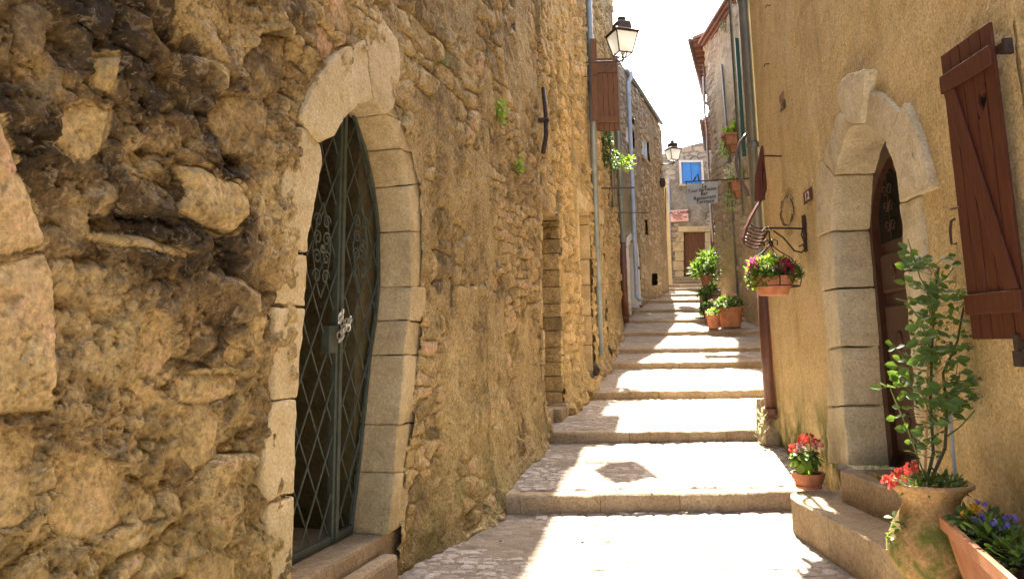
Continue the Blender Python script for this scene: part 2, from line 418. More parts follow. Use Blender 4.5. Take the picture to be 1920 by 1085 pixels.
M_cane = plain('dark cane', (.05, .045, .02), (.09, .07, .03), 8, .7)
M_bamboo = plain('stake wood', (.45, .24, .11), (.52, .30, .15), 8, .6)
# ------------------------------------------------------------------ street: treads, kerbs, cobbles
XA = ([-9, 0, 5.45, 6.8, 9, 12, 14.6, 20.3, 27.5], [-4.79, -2.27, -.744, -.27, .30, 1.0, 1.66, 2.95, 5.65])
def xl(Y): return np.interp(Y, XA[0], XA[1])
def xr(Y): return np.where(np.asarray(Y) < 8.73, 1.86 + .13 * np.asarray(Y), np.where(np.asarray(Y) < 9.3, 3.0, 6.35))
RIS = [(6.8, .05, .155), (9.0, .35, .125), (12, .62, .12), (14.6, .99, .12), (16.6, 1.263, .10), (18.8, 1.648, .10), (20.3, 2.007, .09),
       (21.7, 2.337, .09), (23.6, 2.71, .09), (26, 3.04, .09), (28.4, 3.39, .10), (30.4, 3.68, .11), (31.8, 3.93, .12), (32.9, 4.12, .13)]
SEG = []
y0_, z0_ = -9, -.45
for (Y, zb, h) in RIS:
    SEG.append((y0_, z0_, Y, zb)); y0_, z0_ = Y, zb + h
SEG.append((y0_, z0_, 44, z0_ + .1))
def gz(Y):
    for a, za, b, zb in SEG:
        if Y < b: return za + (zb - za) * (Y - a) / (b - a)
    return z0_
def gzv(Y):
    xs = []; zs = []
    for a, za, b, zb in SEG: xs += [a, b - 1e-4]; zs += [za, zb]
    return np.interp(Y, xs, zs)
street = thing('cobbled_street', None, None, (1, 7, 0), kind='structure')
VV = []; FF = []; II = []; TT = []; nb = 0
for k, (a, za, b, zb) in enumerate(SEG):
    if k == 0: a = 3.2; za = gz(3.2)
    st = (.016, .02, .026, .034)[k] if k < 4 else .06
    ys = np.arange(a + (.10 if k else 0), b + st * .5, st); ys[-1] = b + .02
    x0, x1 = float(min(xl(a), xl(b))) - .35, float(max(xr(a), xr(min(b, 27)))) + .3
    if k >= 11: x1 = 12
    xs = np.arange(x0, x1, st * (1.15 if k < 5 else 1.6))
    X, Y = np.meshgrid(xs, ys, indexing='ij')
    ID, e, r, du, dz = courses(X, Y, .125, .085, 101 + k, .4, .5)
    D = .010 * sst(.0, .3, e) + (r - .5) * .011 + fbm(X * 12, Y * 12, 3, 60) * .003 + fbm(X * .8, Y * .8, 3, 61) * .015 - .007
    D = D - .035 * (1 - sst(a + .12, a + .19, Y)) * (k > 0)
    wear = fbm(X * 1.5, Y * 1.5, 3, 66)
    ID = np.where((e < .07) | (wear < -.35), -1, ID + 10 ** 8 * (k + 1))
    Z = za + (zb - za) * (Y - SEG[k][0] if k else Y - a) / (b - a) + D if k else za + (zb - za) * (Y - a) / (b - a) + D
    V = np.stack([X, Y, Z], -1).reshape(-1, 3); n0, n1 = X.shape
    idx = np.arange(n0 * n1).reshape(n0, n1)
    F = np.stack([idx[:-1, :-1], idx[1:, :-1], idx[1:, 1:], idx[:-1, 1:]], -1).reshape(-1, 4)
    fi = np.where((ID[:-1, :-1] == ID[1:, 1:]) & (ID[1:, :-1] == ID[:-1, 1:]) & (ID[1:, 1:] == ID[1:, :-1]), ID[:-1, :-1], -1).reshape(-1)
    VV.append(V); FF.append(F + nb); II.append(fi); TT.append(r.reshape(-1)); nb += len(V)
split_field(street, np.concatenate(VV), np.concatenate(FF), np.concatenate(II), np.concatenate(TT), 'cobble', 'small_cobbles', 'joint_bed', M_cob, M_bed, 295, 40)
mb = MB()
for a, b in ((-9, 3.22), ):
    mb.add([(-6, a, gz(a) - .01), (4, a, gz(a) - .01), (4, b, gz(b) - .01), (-6, b, gz(b) - .01)], [(0, 1, 2, 3)])
mb.build('paving_behind', M_cob, street, recalc=False)
rng = random.Random(5)
for k, (Y, zb, h) in enumerate(RIS):
    x = float(xl(Y)) - .3 ; xe = float(xr(Y + .3)) + .1 if k < 11 else 11.5
    while x < xe:
        L = rng.uniform(.42, .72) if k < 6 else rng.uniform(.6, .9)
        zt = zb + h + rng.uniform(-.006, .008); yo = Y + rng.uniform(-.012, .012)
        rr = .035
        prof = [(yo + .24, zt - .25)] + [(yo + .24, zt - .03), (yo + .17, zt - .001), (yo + .12, zt + .004)] + [(yo + rr * (1 - math.sin(t)) , zt - rr * (1 - math.cos(t))) for t in (0, .5, 1.0, 1.57)] + [(yo + rng.uniform(-.006, .006), zt - h * .6), (yo + .004, zb - .12)]
        n = 7; vs = []; fs = []
        for i in range(n):
            xx = x + .002 + (L - .004) * i / (n - 1)
            for (py, pz) in prof:
                q = .009 * float(fbm(np.array([xx * 7.]), np.array([pz * 9 + k]), 3, 7)[0]) + .007 * float(fbm(np.array([xx * 25.]), np.array([pz * 19 + k]), 2, 8)[0])
                e_ = .006 if i in (0, n - 1) else 0
                vs.append((xx, py + q * 1.2 + e_, pz + q - e_))
        m_ = len(prof)
        for i in range(n - 1):
            for j in range(m_ - 1): fs.append((i * m_ + j, i * m_ + j + 1, (i + 1) * m_ + j + 1, (i + 1) * m_ + j))
        fs += [tuple(range(m_)), tuple(range((n - 1) * m_, n * m_))[::-1]]
        b_ = MB(); b_.tone = rng.random(); b_.add(vs, fs); b_.build('kerb_stone', M_kerb, street, smooth=False)
        x += L
# wide earth sheet under everything
me = MB().add([(-60, -40, -.7), (70, -40, -.7), (70, 110, -.7), (-60, 110, -.7)], [(0, 1, 2, 3)]).mesh('ground', M_bed, recalc=False)
g = put('ground', me); g['kind'] = 'structure'

# ------------------------------------------------------------------ walls as relief fields
def wall_field(root, Ys, zlo, zhi, rows, xf, nrm, hfun, holes, mat, matb, piece='stone', stuff='small_stones', base='wall', n_parts=290, min_px=60, flip=False, gmax=None, pw=1.0):
    Ys = np.asarray(Ys); t = np.linspace(0, 1, rows) ** pw
    lo = zlo(Ys)[:, None]; hi = zhi(Ys)[:, None]
    Y = np.repeat(Ys[:, None], rows, 1); Z = lo + (hi - lo) * t[None, :]
    D, ID, T = hfun(Y, Z)
    X0 = xf(Y)
    V = np.stack([X0 + nrm[0] * D, Y + nrm[1] * D, Z], -1).reshape(-1, 3)
    n0, n1 = Y.shape; idx = np.arange(n0 * n1).reshape(n0, n1)
    q = (idx[:-1, :-1], idx[1:, :-1], idx[1:, 1:], idx[:-1, 1:])
    if flip: q = q[::-1]
    F = np.stack(q, -1)
    fi = np.where((ID[:-1, :-1] == ID[1:, 1:]) & (ID[1:, :-1] == ID[:-1, 1:]) & (ID[1:, 1:] == ID[1:, :-1]), ID[:-1, :-1], -1)
    cy = (Y[:-1, :-1] + Y[1:, 1:]) / 2; cz = (Z[:-1, :-1] + Z[1:, 1:]) / 2
    keep = np.ones(cy.shape, bool)
    for P in holes: keep &= ~inpoly(P, cy, cz)
    split_field(root, V, F[keep], fi[keep], T.reshape(-1), piece, stuff, base, mat, matb, n_parts, min_px)
def spaced(a, b, f):
    o = [a]
    while o[-1] < b: o.append(o[-1] + f(o[-1]))
    o[-1] = b
    return np.array(o)
def weather(me, amp, seed, size=.05):
    bm = bmesh.new(); bm.from_mesh(me)
    for it in range(4):
        bmesh.ops.triangulate(bm, faces=bm.faces[:])
        es = [e for e in bm.edges if e.calc_length() > size]
        if not es: break
        bmesh.ops.subdivide_edges(bm, edges=es, cuts=1)
    bmesh.ops.triangulate(bm, faces=[f for f in bm.faces if len(f.verts) > 4])
    bm.normal_update()
    P = np.array([v.co[:] for v in bm.verts]); a = (P[:, 0] + P[:, 1]) * 1.0; b = P[:, 2]
    n = fbm(a * 7 + seed, b * 7, 4, seed, .6) * 1.3 + .5 * fbm(a * 28, b * 28 + P[:, 0] * 20, 2, seed + 3) - 1.2 * sst(.3, .5, fbm(a * 10 + 3, b * 10 + P[:, 1] * 5, 3, seed + 9))
    for v, q in zip(bm.verts, n): v.co += v.normal * (amp * float(q))
    bm.to_mesh(me); bm.free(); me.polygons.foreach_set('use_smooth', [True] * len(me.polygons)); me.update()
def block(name, poly, fr, d0, d1, mat, parent, bev=.01, jit=.003, shrink=.003, tone=.5, seed=0, step=.07, world=True, rough_=0):
    """cut stone: polygon in the wall plane with worn edges, from depth d0 to d1"""
    c = (sum(p[0] for p in poly) / len(poly), sum(p[1] for p in poly) / len(poly))
    rg = random.Random(seed + int(abs(c[0] * 1000)) + int(abs(c[1] * 777)))
    pts = []
    for i, p in enumerate(poly):
        q = poly[(i + 1) % len(poly)]; L = math.hypot(q[0] - p[0], q[1] - p[1]); n = max(1, int(L / step))
        for k in range(n):
            t = k / n; x = p[0] + (q[0] - p[0]) * t; y = p[1] + (q[1] - p[1]) * t
            d = math.hypot(x - c[0], y - c[1]) + 1e-6
            s_ = 1 - shrink / d
            j = jit if k else 0
            pts.append((c[0] + (x - c[0]) * s_ + rg.uniform(-j, j), c[1] + (y - c[1]) * s_ + rg.uniform(-j, j)))
    b = MB(fr.M); b.tone = tone
    b.prism(pts, lambda p: (p[0], d0, p[1]), lambda p: (p[0], d1 + rg.uniform(-.003, .003) * (jit > 0), p[1]))
    o = b.build(name, mat, parent, bev=bev, world=world)
    if rough_: weather(o.data, rough_, seed + 5)
    return o

# ---- nearest house on the left
FA = Frame((-2.27, 0), (.28, 1), 1)
ky = FA.d.y
def yz(pts): return [(u * ky, z) for u, z in FA.poly(pts)]
houseA = thing('stone_house', 'rough rubble stone house with pointed gated doorway, nearest on the left side of the lane', 'house', (-1.6, 3, 0))
holeA = yz([(538, 1250), (533, 940), (540, 750), (548, 575), (552, 466), (561, 373), (578, 268), (592, 218), (618, 155), (660, 110), (698, 70), (716, 130), (730, 195), (762, 278), (778, 348), (782, 433), (783, 540), (782, 605), (774, 700), (765, 790), (752, 884), (742, 1004), (735, 1075), (745, 1250)])
FEAT = [  # px polygon, proud, tone
    ([(-40, 205), (0, 212), (45, 330), (92, 440), (84, 462), (-40, 497)], .07, .84), ([(-40, 503), (88, 468), (106, 520), (109, 600), (104, 772), (-40, 778)], .065, .80),
    ([(612, -25), (640, -20), (661, 40), (660, 68), (644, 75), (604, 45)], .03, .98), ([(587, 37), (604, 50), (629, 77), (622, 117), (600, 108), (580, 84)], .03, .95),
    ([(580, 95), (597, 112), (597, 140), (575, 146), (571, 120)], .02, .9), ([(660, -30), (690, -20), (684, 8), (668, 12)], .025, .92), ([(628, 84), (645, 84), (650, 92), (630, 105)], .02, .92),
    ([(318, 305), (370, 312), (430, 340), (452, 370), (450, 410), (420, 440), (370, 425), (318, 395), (340, 350)], .12, .6),
    ([(152, 432), (250, 435), (345, 468), (342, 490), (300, 488), (160, 448)], .09, .68),
    ([(178, 105), (240, 100), (215, 180), (176, 168)], .06, .55), ([(330, 700), (445, 700), (440, 745), (400, 755), (332, 757)], .05, .7),
    ([(340, 760), (380, 752), (412, 775), (400, 860), (360, 884), (336, 850)], .025, .6), ([(335, 1050), (390, 1022), (440, 1035), (455, 1140), (330, 1140)], .04, .72),
    ([(250, 590), (290, 582), (325, 612), (330, 660), (300, 712), (262, 700), (240, 660)], .02, .78), ([(95, 860), (170, 842), (228, 870), (215, 930), (238, 985), (150, 1012), (84, 990), (100, 930)], .02, .66),
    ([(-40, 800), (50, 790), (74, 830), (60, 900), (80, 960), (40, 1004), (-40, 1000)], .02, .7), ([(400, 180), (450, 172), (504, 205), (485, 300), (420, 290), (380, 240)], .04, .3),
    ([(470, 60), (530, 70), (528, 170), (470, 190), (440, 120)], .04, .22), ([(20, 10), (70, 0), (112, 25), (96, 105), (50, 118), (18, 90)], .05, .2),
    ([(120, 205), (160, 188), (212, 205), (196, 285), (150, 304), (98, 262)], .03, .55), ([(765, 15), (800, 60), (812, 120), (790, 112), (772, 80)], .03, .5), ([(900, 508), (922, 512), (915, 550), (898, 542)], .02, .6),
    ([(415, 640), (470, 660), (440, 700), (400, 690)], .03, .7), ([(455, 580), (500, 590), (495, 690), (470, 660)], .03, .62)]
FEAT = [(yz(p), h, t) for p, h, t in FEAT]
CAV = [(yz([(430, 285)])[0], .11, .14), (yz([(250, 420)])[0], .10, .06), (yz([(320, 90)])[0], .16, .10), (yz([(120, 85)])[0], .12, .09), (yz([(330, 150)])[0], .11, .07),
       (yz([(350, 640)])[0], .10, .05), (yz([(460, 800)])[0], .07, .06), (yz([(155, 490)])[0], .04, .05), (yz([(320, 870)])[0], .09, .035), (yz([(480, 300)])[0], .1, .06), (yz([(60, 130)])[0], .1, .06)]
def hA(Y, Z):
    U = Y * 1.04
    ID, e, r, du, dz = courses(U, Z, .33, .2, 11, .4, .5)
    ID2, e2, rb, du2, dz2 = courses(U, Z, .19, .11, 12, .4, .5)
    r2 = hsh(ID // 8192, ID % 8192, 77); r3 = hsh(ID // 8192, ID % 8192, 78)
    near = 1 - sst(3.7, 4.6, Y); upn = near * sst(1.0, 2.2, Z)
    big = fbm(U * 1.1, Z * .9, 4, 1)
    st = .028 * sst(.03, .3, e) + (r - .5) * (.03 + .022 * near) + (du * (r2 - .5) + dz * (r3 - .5)) * (.05 + .02 * near)
    ridge = 1 - 2 * np.abs(fbm(U * 3.1 + Z * .8, Z * 2.7 - U * .6, 5, 33))
    rough = fbm(U * 7, Z * 7, 5, 21, .6)
    pit = sst(.2, .34, fbm(U * 11, Z * 11, 4, 51, .6)); pit2 = sst(.27, .42, fbm(U * 4.3, Z * 4.3, 4, 52, .6))
    cm = fbm(U * 1.5, Z * 1.3, 4, 41) + .10 - .10 * sst(6, 9, Y) + .05 * near
    cov = sst(-.02, .18, cm)
    mort = .004 + fbm(U * 5, Z * 5, 5, 31, .6) * (.016 + .022 * near) + fbm(U * 17, Z * 17, 3, 32) * .006
    D = np.where(e > .0, st + rough * (.011 + .02 * near), 0)
    D = D * (1 - cov) + (mort + .016) * cov
    D = D + big * (.035 + .02 * near) + near * (ridge - .55) * .022 - pit * (.007 + .015 * near) - pit2 * (.010 + .004 * near + .02 * upn) + near * (1 - 2 * np.abs(fbm(U * 13, Z * 13, 3, 133))) * .007
    flare = .15 * np.exp(-np.maximum(Z - gzv(Y), 0) / .28) * sst(5.0, 6.2, Y) * (.6 + .6 * vn(U * 2.2, Z * 3, 71))
    D = D + flare
    I3, e3, r3_, du3, dz3 = courses(U, Z, .085, .06, 14, .5, .6)
    h3 = hsh(I3 // 8192, I3 % 8192, 61); h4 = hsh(I3 // 8192, I3 % 8192, 62)
    crum = sst(-.15, .2, fbm(U * 1.8, Z * 1.8, 3, 63) + .1 * near)
    D = D + crum * (.35 + .65 * near) * ((r3_ - .5) * .024 + du3 * (h3 - .5) * .045 + dz3 * (h4 - .5) * .045 - .012 * sst(.08, 0, e3))
    sm = (cov < .5) & (e > .07)
    I = np.where(sm, ID, -1); T = np.where(sm, .3 + .55 * r, .35 + .5 * vn(U * 2, Z * 2, 90))
    # crumbled small rubble showing where the mortar has gone
    rub = (fbm(U * .9 + 4, Z * .9, 3, 95) > .12) & (e2 > .08) & (near < .5)
    D = np.where(rub, D + .02 * sst(.06, .3, e2) + (rb - .5) * .02, D); I = np.where(rub, ID2 + 5 * 10 ** 8, I); T = np.where(rub, .3 + .6 * rb, T)
    T = T + .3 * fbm(U * 1.6, Z * 1.6, 4, 197) + .2 * fbm(U * 6, Z * 6, 3, 198) - .85 * (1 - sst(3.35, 3.7, Y + .1 * fbm(U * 5, Z * 5, 3, 94))) * sst(1.55, 2.25, Z + .35 * fbm(U * 3, Z * 3, 3, 93)) * sst(-.75, -.1, fbm(U * 1.6, Z * 1.6, 4, 97)) - .07 * near - .30 * near * sst(-.1, .3, fbm(U * 2.2, Z * 2.2, 4, 96))  # near upper zone toned darker: weathered stone, partly painted lack of sky light
    for (cy, cz), R, dp in CAV:
        q = np.hypot((Y - cy) * 1.0, (Z - cz) * 1.1) / R + .35 * fbm(U * 6, Z * 6, 3, 98)
        D = D - dp * .5 * sst(1.1, .45, q); 
    for k, (P, h, t) in enumerate(FEAT):
        wx = fbm(U * 5, Z * 5, 4, 99) * .045; wz = fbm(U * 5, Z * 5, 4, 89) * .045
        ins = inpoly(P, Y + wx, Z + wz)
        if not ins.any(): continue
        dd = dpoly(P, Y, Z)
        hh = h * .62 * (1 - np.exp(-dd / .018)) * (1 + .3 * fbm(U * 3, Z * 3, 3, 55)) + rough * .016 + big * .03 - pit * .010 - pit2 * .008 + fbm(U * 30, Z * 30, 2, 56) * .0035
        D = np.where(ins, hh - .01, D); I = np.where(ins & (dd > .006), 9 * 10 ** 8 + k, I); T = np.where(ins, t + .12 * fbm(U * 3, Z * 3, 3, 57), T)
    return D, I, T
def zloA(Y): return gzv(Y) - .12
niche1 = [(9.12, .3), (10.35, .55), (10.35, 3.25), (9.12, 3.2)]
door2 = [(12.35, .9), (13.5, 1.0), (13.5, 3.85), (12.35, 3.8)]
door3 = [(14.95, 1.2), (15.6, 1.3), (15.6, 3.9), (15.3, 4.15), (14.95, 4.1)]
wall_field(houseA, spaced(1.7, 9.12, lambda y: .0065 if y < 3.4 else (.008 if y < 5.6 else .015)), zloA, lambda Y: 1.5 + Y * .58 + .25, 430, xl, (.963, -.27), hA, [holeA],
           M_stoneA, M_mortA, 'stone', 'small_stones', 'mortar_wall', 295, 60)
# upper and rear walling outside the picture
def coarse(root, name, pts, zl, zh, mat, th=.5, side=1, world=True):
    """pts: list of (x,y); closed slab behind the face line"""
    mb = MB()
    for (x0, y0), (x1, y1) in zip(pts[:-1], pts[1:]):
        d = Vector((x1 - x0, y1 - y0, 0)).normalized(); n = Vector((d.y, -d.x, 0)) * side
        a, b = Vector((x0, y0, 0)), Vector((x1, y1, 0)); a2, b2 = a - n * th, b - n * th
        za, zb = (zl(y0), zl(y1)) if callable(zl) else (zl, zl); zc, zd = (zh(y0), zh(y1)) if callable(zh) else (zh, zh)
        mb.add([(a.x, a.y, za), (b.x, b.y, zb), (b2.x, b2.y, zb), (a2.x, a2.y, za), (a.x, a.y, zc), (b.x, b.y, zd), (b2.x, b2.y, zd), (a2.x, a2.y, zc)],
               [(0, 3, 2, 1), (4, 5, 6, 7), (0, 1, 5, 4), (1, 2, 6, 5), (2, 3, 7, 6), (3, 0, 4, 7)])
    return mb.build(name, mat, root, recalc=False)
ZTOP = 12.2
coarse(houseA, 'upper_wall', [(float(xl(y)), y) for y in (1.7, 3.5, 5.45, 6.8, 9.12)], lambda y: 1.5 + y * .58 + .2, ZTOP, M_mortA)
coarse(houseA, 'rear_wall', [(float(xl(y)), y) for y in (-8, 1.72)], -.6, ZTOP, M_mortA)
mb = MB(); mb.add([(-9, -8, ZTOP), (-4.3, -8, ZTOP), (.3, 9.12, ZTOP), (-5, 12, ZTOP)], [(0, 1, 2, 3)]).build('roof', M_tile, houseA, recalc=False)

# pointed doorway surround, each stone cast back on the wall plane
def FAp(pts): return FA.poly(pts)
SA = [([(699, 22), (714, 30), (746, 75), (752, 114), (748, 160), (739, 200), (726, 214), (700, 188), (692, 95), (688, 68)], .055, .7),
      ([(686, 75), (652, 87), (624, 107), (594, 149), (570, 214), (582, 240), (602, 268), (629, 256), (640, 235), (654, 214), (674, 196), (699, 187), (691, 110)], .06, .62),
      ([(565, 236), (545, 268), (530, 373), (522, 463), (577, 475), (587, 398), (599, 338), (606, 298), (600, 271), (580, 243)], .04, .6),
      ([(522, 466), (519, 569), (574, 575), (577, 478)], .035, .55), ([(518, 572), (513, 750), (558, 746), (574, 578)], .04, .66),
      ([(513, 753), (558, 748), (553, 925), (503, 941), (491, 891), (497, 830)], .05, .75), ([(503, 944), (553, 928), (547, 1085), (545, 1230), (500, 1250), (503, 1085)], .045, .7)]
for k, (p, d1, t) in enumerate(SA): block('arch_stone', FA.poly(p, d1 - .015), FA, -.2, d1 - .015, M_cut, houseA, .014, .007, .0015, t, k, rough_=.0045)
RC = [(700, 190), (726, 214), (751, 278), (764, 348), (771, 433), (771, 537), (766, 600), (754, 665), (746, 796), (738, 886), (726, 1004)]
RO = [(741, 198), (757, 216), (793, 338), (796, 380), (796, 433), (797, 537), (799, 605), (794, 670), (786, 791), (776, 884), (761, 985)]
RC = [(707, 192), (726, 214), (751, 278), (764, 348), (771, 433), (771, 537), (766, 600), (757, 665), (746, 796), (738, 886), (726, 1004)]
RO = [(742, 190), (762, 232), (782, 290), (794, 342), (796, 433), (797, 537), (799, 605), (794, 665), (784, 791), (776, 884), (761, 982)]
for k in range(len(RC) - 1):
    block('jamb_stone', FA.poly([RC[k], RO[k], RO[k + 1], RC[k + 1]], .015), FA, -.27, .015 + .006 * (k % 2), M_cut, houseA, .014, .006, .0015, (.35, .5, .42, .55, .4, .5, .38, .52, .45, .48)[k] - .1, k, rough_=.0045)
# threshold, inner walls behind the gate
GD = -.235
gb0, gb1 = FA.cast(548, 1072, GD), FA.cast(673, 990, GD)
zs_ = gb1[1] - .01
b = MB(FA.M); b.tone = .3; b.box(3.4, 5.62, -1.5, -.02, zs_ - .5, zs_); b.build('threshold', M_kerb, houseA, bev=.02)
b = MB(FA.M); b.tone = .4; b.box(3.9, 5.27, -.015, .10, -.3, zs_ - .10); b.build('door_step', M_kerb, houseA, bev=.03)
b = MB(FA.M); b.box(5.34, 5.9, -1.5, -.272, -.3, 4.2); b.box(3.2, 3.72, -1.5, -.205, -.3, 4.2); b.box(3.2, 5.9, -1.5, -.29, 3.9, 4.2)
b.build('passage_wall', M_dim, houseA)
coarse(houseA, 'sun_block_wall', [(-.75, 5.95), (-6, 6.6)], -.5, ZTOP, M_mortB, .25)  # unseen walls added to block sun leaking into the hollow house
coarse(houseA, 'sun_block_wall', [(.2, 9.1), (-5, 11)], -.5, ZTOP, M_mortB, .25)
coarse(houseA, 'back_wall', [(-6.5, -8), (-5, 13)], -.6, ZTOP, M_mortB, .3)  # unseen too, added to close the open rear against light leaks
def hback(Y, Z):
    ID, e, r, du, dz = courses(Y, Z, .34, .24, 211, .25, .4)
    return .03 * sst(.03, .25, e) + (r - .5) * .03 + fbm(Y * 9, Z * 9, 3, 9) * .01, np.where(e > .06, ID, -1), .2 + .6 * r
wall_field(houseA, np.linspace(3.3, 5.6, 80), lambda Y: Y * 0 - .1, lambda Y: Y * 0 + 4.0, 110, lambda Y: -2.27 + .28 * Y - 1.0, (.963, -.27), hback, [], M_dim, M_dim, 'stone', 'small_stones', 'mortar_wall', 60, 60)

# iron gate
gate = MB(FA.M)
R_in = FA.poly([(661, 216), (681, 268), (699, 348), (709, 423), (710, 540), (708, 600), (700, 700), (690, 800), (683, 885), (673, 990)], GD)
ct, cb = FA.cast(655, 215, GD), FA.cast(603, 1040, GD)
uc = (ct[0] + cb[0]) / 2
zb_, zt_ = gb1[1], R_in[0][1] + .06
prof = sorted([(z, u - uc) for u, z in R_in])
prc = sorted([(z, u - uc - .022) for u, z in FA.poly(RC, .015)])
def halfw(z):
    return min(float(np.interp(z, [p[0] for p in prc], [max(p[1], .02) for p in prc])) if z < 2.9 else 9, halfw0(z))
def halfw0(z):
    return float(np.interp(z, [p[0] for p in prof], [max(p[1], .02) for p in prof]))
def halfl(z): return max(halfw(z_) for z_ in np.linspace(z, max(z, 2.2), 8))
path = [(uc + halfw(z), GD, z) for z in np.linspace(zb_ + .02, zt_ - .03, 26)]
g_fr = MB(FA.M); g_fr.tube(path, .016, 6); g_fr.tube([(uc - halfl(p[2]), p[1], p[2]) for p in path], .016, 6)
gateo = g_fr.build('arched_gate', M_iron, houseA)
b = MB(FA.M); b.box(uc - .032, uc - .003, GD - .02, GD + .02, zb_, zt_ - .02); b.box(uc + .003, uc + .04, GD - .015, GD + .03, zb_, zt_ - .02)
b.build('centre_post', M_iron, gateo, bev=.003)
b = MB(FA.M); b.box(uc - halfl(zb_), uc + halfw(zb_), GD - .015, GD + .015, zb_ - .005, zb_ + .045); b.build('bottom_rail', M_iron, gateo, bev=.003)
dw, dh = .205, .345
def inside(u, z): return (u - uc < halfw(z) - .004 if u > uc else uc - u < halfl(z) - .004) and zb_ + .04 < z < zt_ - .03
for sgn in (-1, 1):
    for k in range(-14, 26):
        seg = []
        for t in np.linspace(zb_ + .02, zt_ - .02, 150):
            u = uc + k * dw + sgn * (t - zb_) * dw / dh * 1.0
            if inside(u, t): seg.append((u, GD + .008 * sgn, t))
        if len(seg) > 3:
            run = [seg[0]]
            for s_ in seg[1:] + [(0, 0, 99)]:
                if s_[2] - run[-1][2] > .05:
                    if len(run) > 3: b = MB(FA.M); b.tube([run[0], run[-1]], .0065, 5); b.build('lattice_bar', M_iron, gateo)
                    run = []
                run.append(s_)
def spiral(c, r, a0, turns, s=1, n=20):
    return [(c[0] + s * r * (1 - t * .75) * math.cos(a0 + turns * 6.283 * t), c[1], c[2] + r * (1 - t * .75) * math.sin(a0 + turns * 6.283 * t)) for t in [i / n for i in range(n + 1)]]
for pxc in ((672, 465), (599, 468)):
    cu, cz = FA.cast(*pxc, GD)
    b = MB(FA.M)
    for sx in (-1, 1):
        for sz, dz_ in ((0, .18), (0, .07), (0, -.05), (0, -.17)):
            b.tube(spiral((cu + sx * .055, GD + .015, cz + dz_), .05, 0, 1.3, sx), .006, 5)
        b.tube([(cu, GD + .015, cz + .30), (cu + sx * .06, GD + .015, cz + .2), (cu + sx * .11, GD + .015, cz), (cu + sx * .06, GD + .015, cz - .2), (cu, GD + .015, cz - .3)], .006, 5)
    b.tube(spiral((cu, GD + .02, cz), .03, 0, 1.5), .008, 5)
    b.build('scroll_ornament', M_iron, gateo)
lu, lz = FA.cast(607, 636, GD)
b = MB(FA.M); b.box(uc - .15, uc - .035, GD - .02, GD + .035, lz - .085, lz + .085); b.build('lock_box', M_iron, gateo, bev=.004)
cu, cz = FA.cast(627, 612, GD)
ch = thing('chain', 'loose bright steel chain bunched round the centre post of the iron gate', 'chain', tuple(FA.P(uc, cz, GD + .05)))
rg = random.Random(3)
for k in range(14):
    a = rg.uniform(0, 6.28); cx_, cz_ = cu + rg.uniform(-.05, .06), cz + rg.uniform(-.08, .08); dd = GD + .05 + rg.uniform(0, .03)
    pts = []
    for t in range(15):
        q = 6.283 * t / 14; x_, y_ = .03 * math.cos(q), .014 * math.sin(q)
        pts.append((cx_ + x_ * math.cos(a) - y_ * math.sin(a), dd + .01 * math.sin(q + a), cz_ + x_ * math.sin(a) + y_ * math.cos(a)))
    b = MB(FA.M); b.tube(pts, .0045, 5, False); b.build('chain_link', M_chain, ch)

# ---- second house on the left, as far as the brown pipe
houseA2 = thing('stone_house', 'second rubble house on the left with cut stone doorways behind the long grey downpipe', 'house', (1, 13, 0))
def hA2(Y, Z):
    U = Y * 1.03
    ID, e, r, du, dz = courses(U, Z, .26, .15, 311, .35, .5)
    r2 = hsh(ID // 8192, ID % 8192, 77)
    big = fbm(U * .9, Z * .7, 4, 1); cov = sst(.1, .3, fbm(U * 1.2, Z * .9, 4, 41))
    D = (.05 * sst(.02, .3, e) + (r - .5) * .045 + du * (r2 - .5) * .05) * (1 - cov * .7) + fbm(U * 6, Z * 6, 4, 21) * .025 + big * .05
    fl = .2 * np.exp(-np.maximum(Z - gzv(Y), 0) / .25) * (.6 + .7 * vn(U * 2.2, Z * 3, 71)) * (1 - .6 * sst(18, 19, Y))
    ok = (cov < .6) & (e > .07)
    return D + fl, np.where(ok, ID, -1), np.where(ok, .25 + .65 * r, .55)
wall_field(houseA2, spaced(9.12, 20.3, lambda y: .028), zloA, lambda Y: 1.5 + Y * .53 + .3, 330, xl, (.97, -.24), hA2, [niche1, door2, door3], M_stoneA, M_mortA, 'stone', 'small_stones', 'mortar_wall', 290, 45)
coarse(houseA2, 'upper_wall', [(float(xl(y)), y) for y in (9.12, 12, 14.6, 20.3)], lambda y: 1.5 + y * .53 + .28, ZTOP, M_mortA)
MB().add([(.3, 9.12, ZTOP), (2.95, 20.3, ZTOP), (-4, 21, ZTOP), (-5, 12, ZTOP)], [(0, 1, 2, 3)]).build('roof', M_tile, houseA2, recalc=False)
coarse(houseA2, 'end_wall', [(2.9, 20.3), (-3, 20.35)], 1, ZTOP, M_mortA, .4)
def frY(Y0):
    """local frame with u = distance past Y0 along the left wall"""
    s_ = (float(xl(Y0 + .6)) - float(xl(Y0 - .0))) / .6
    return Frame((float(xl(Y0)), Y0), (s_, 1), 1)
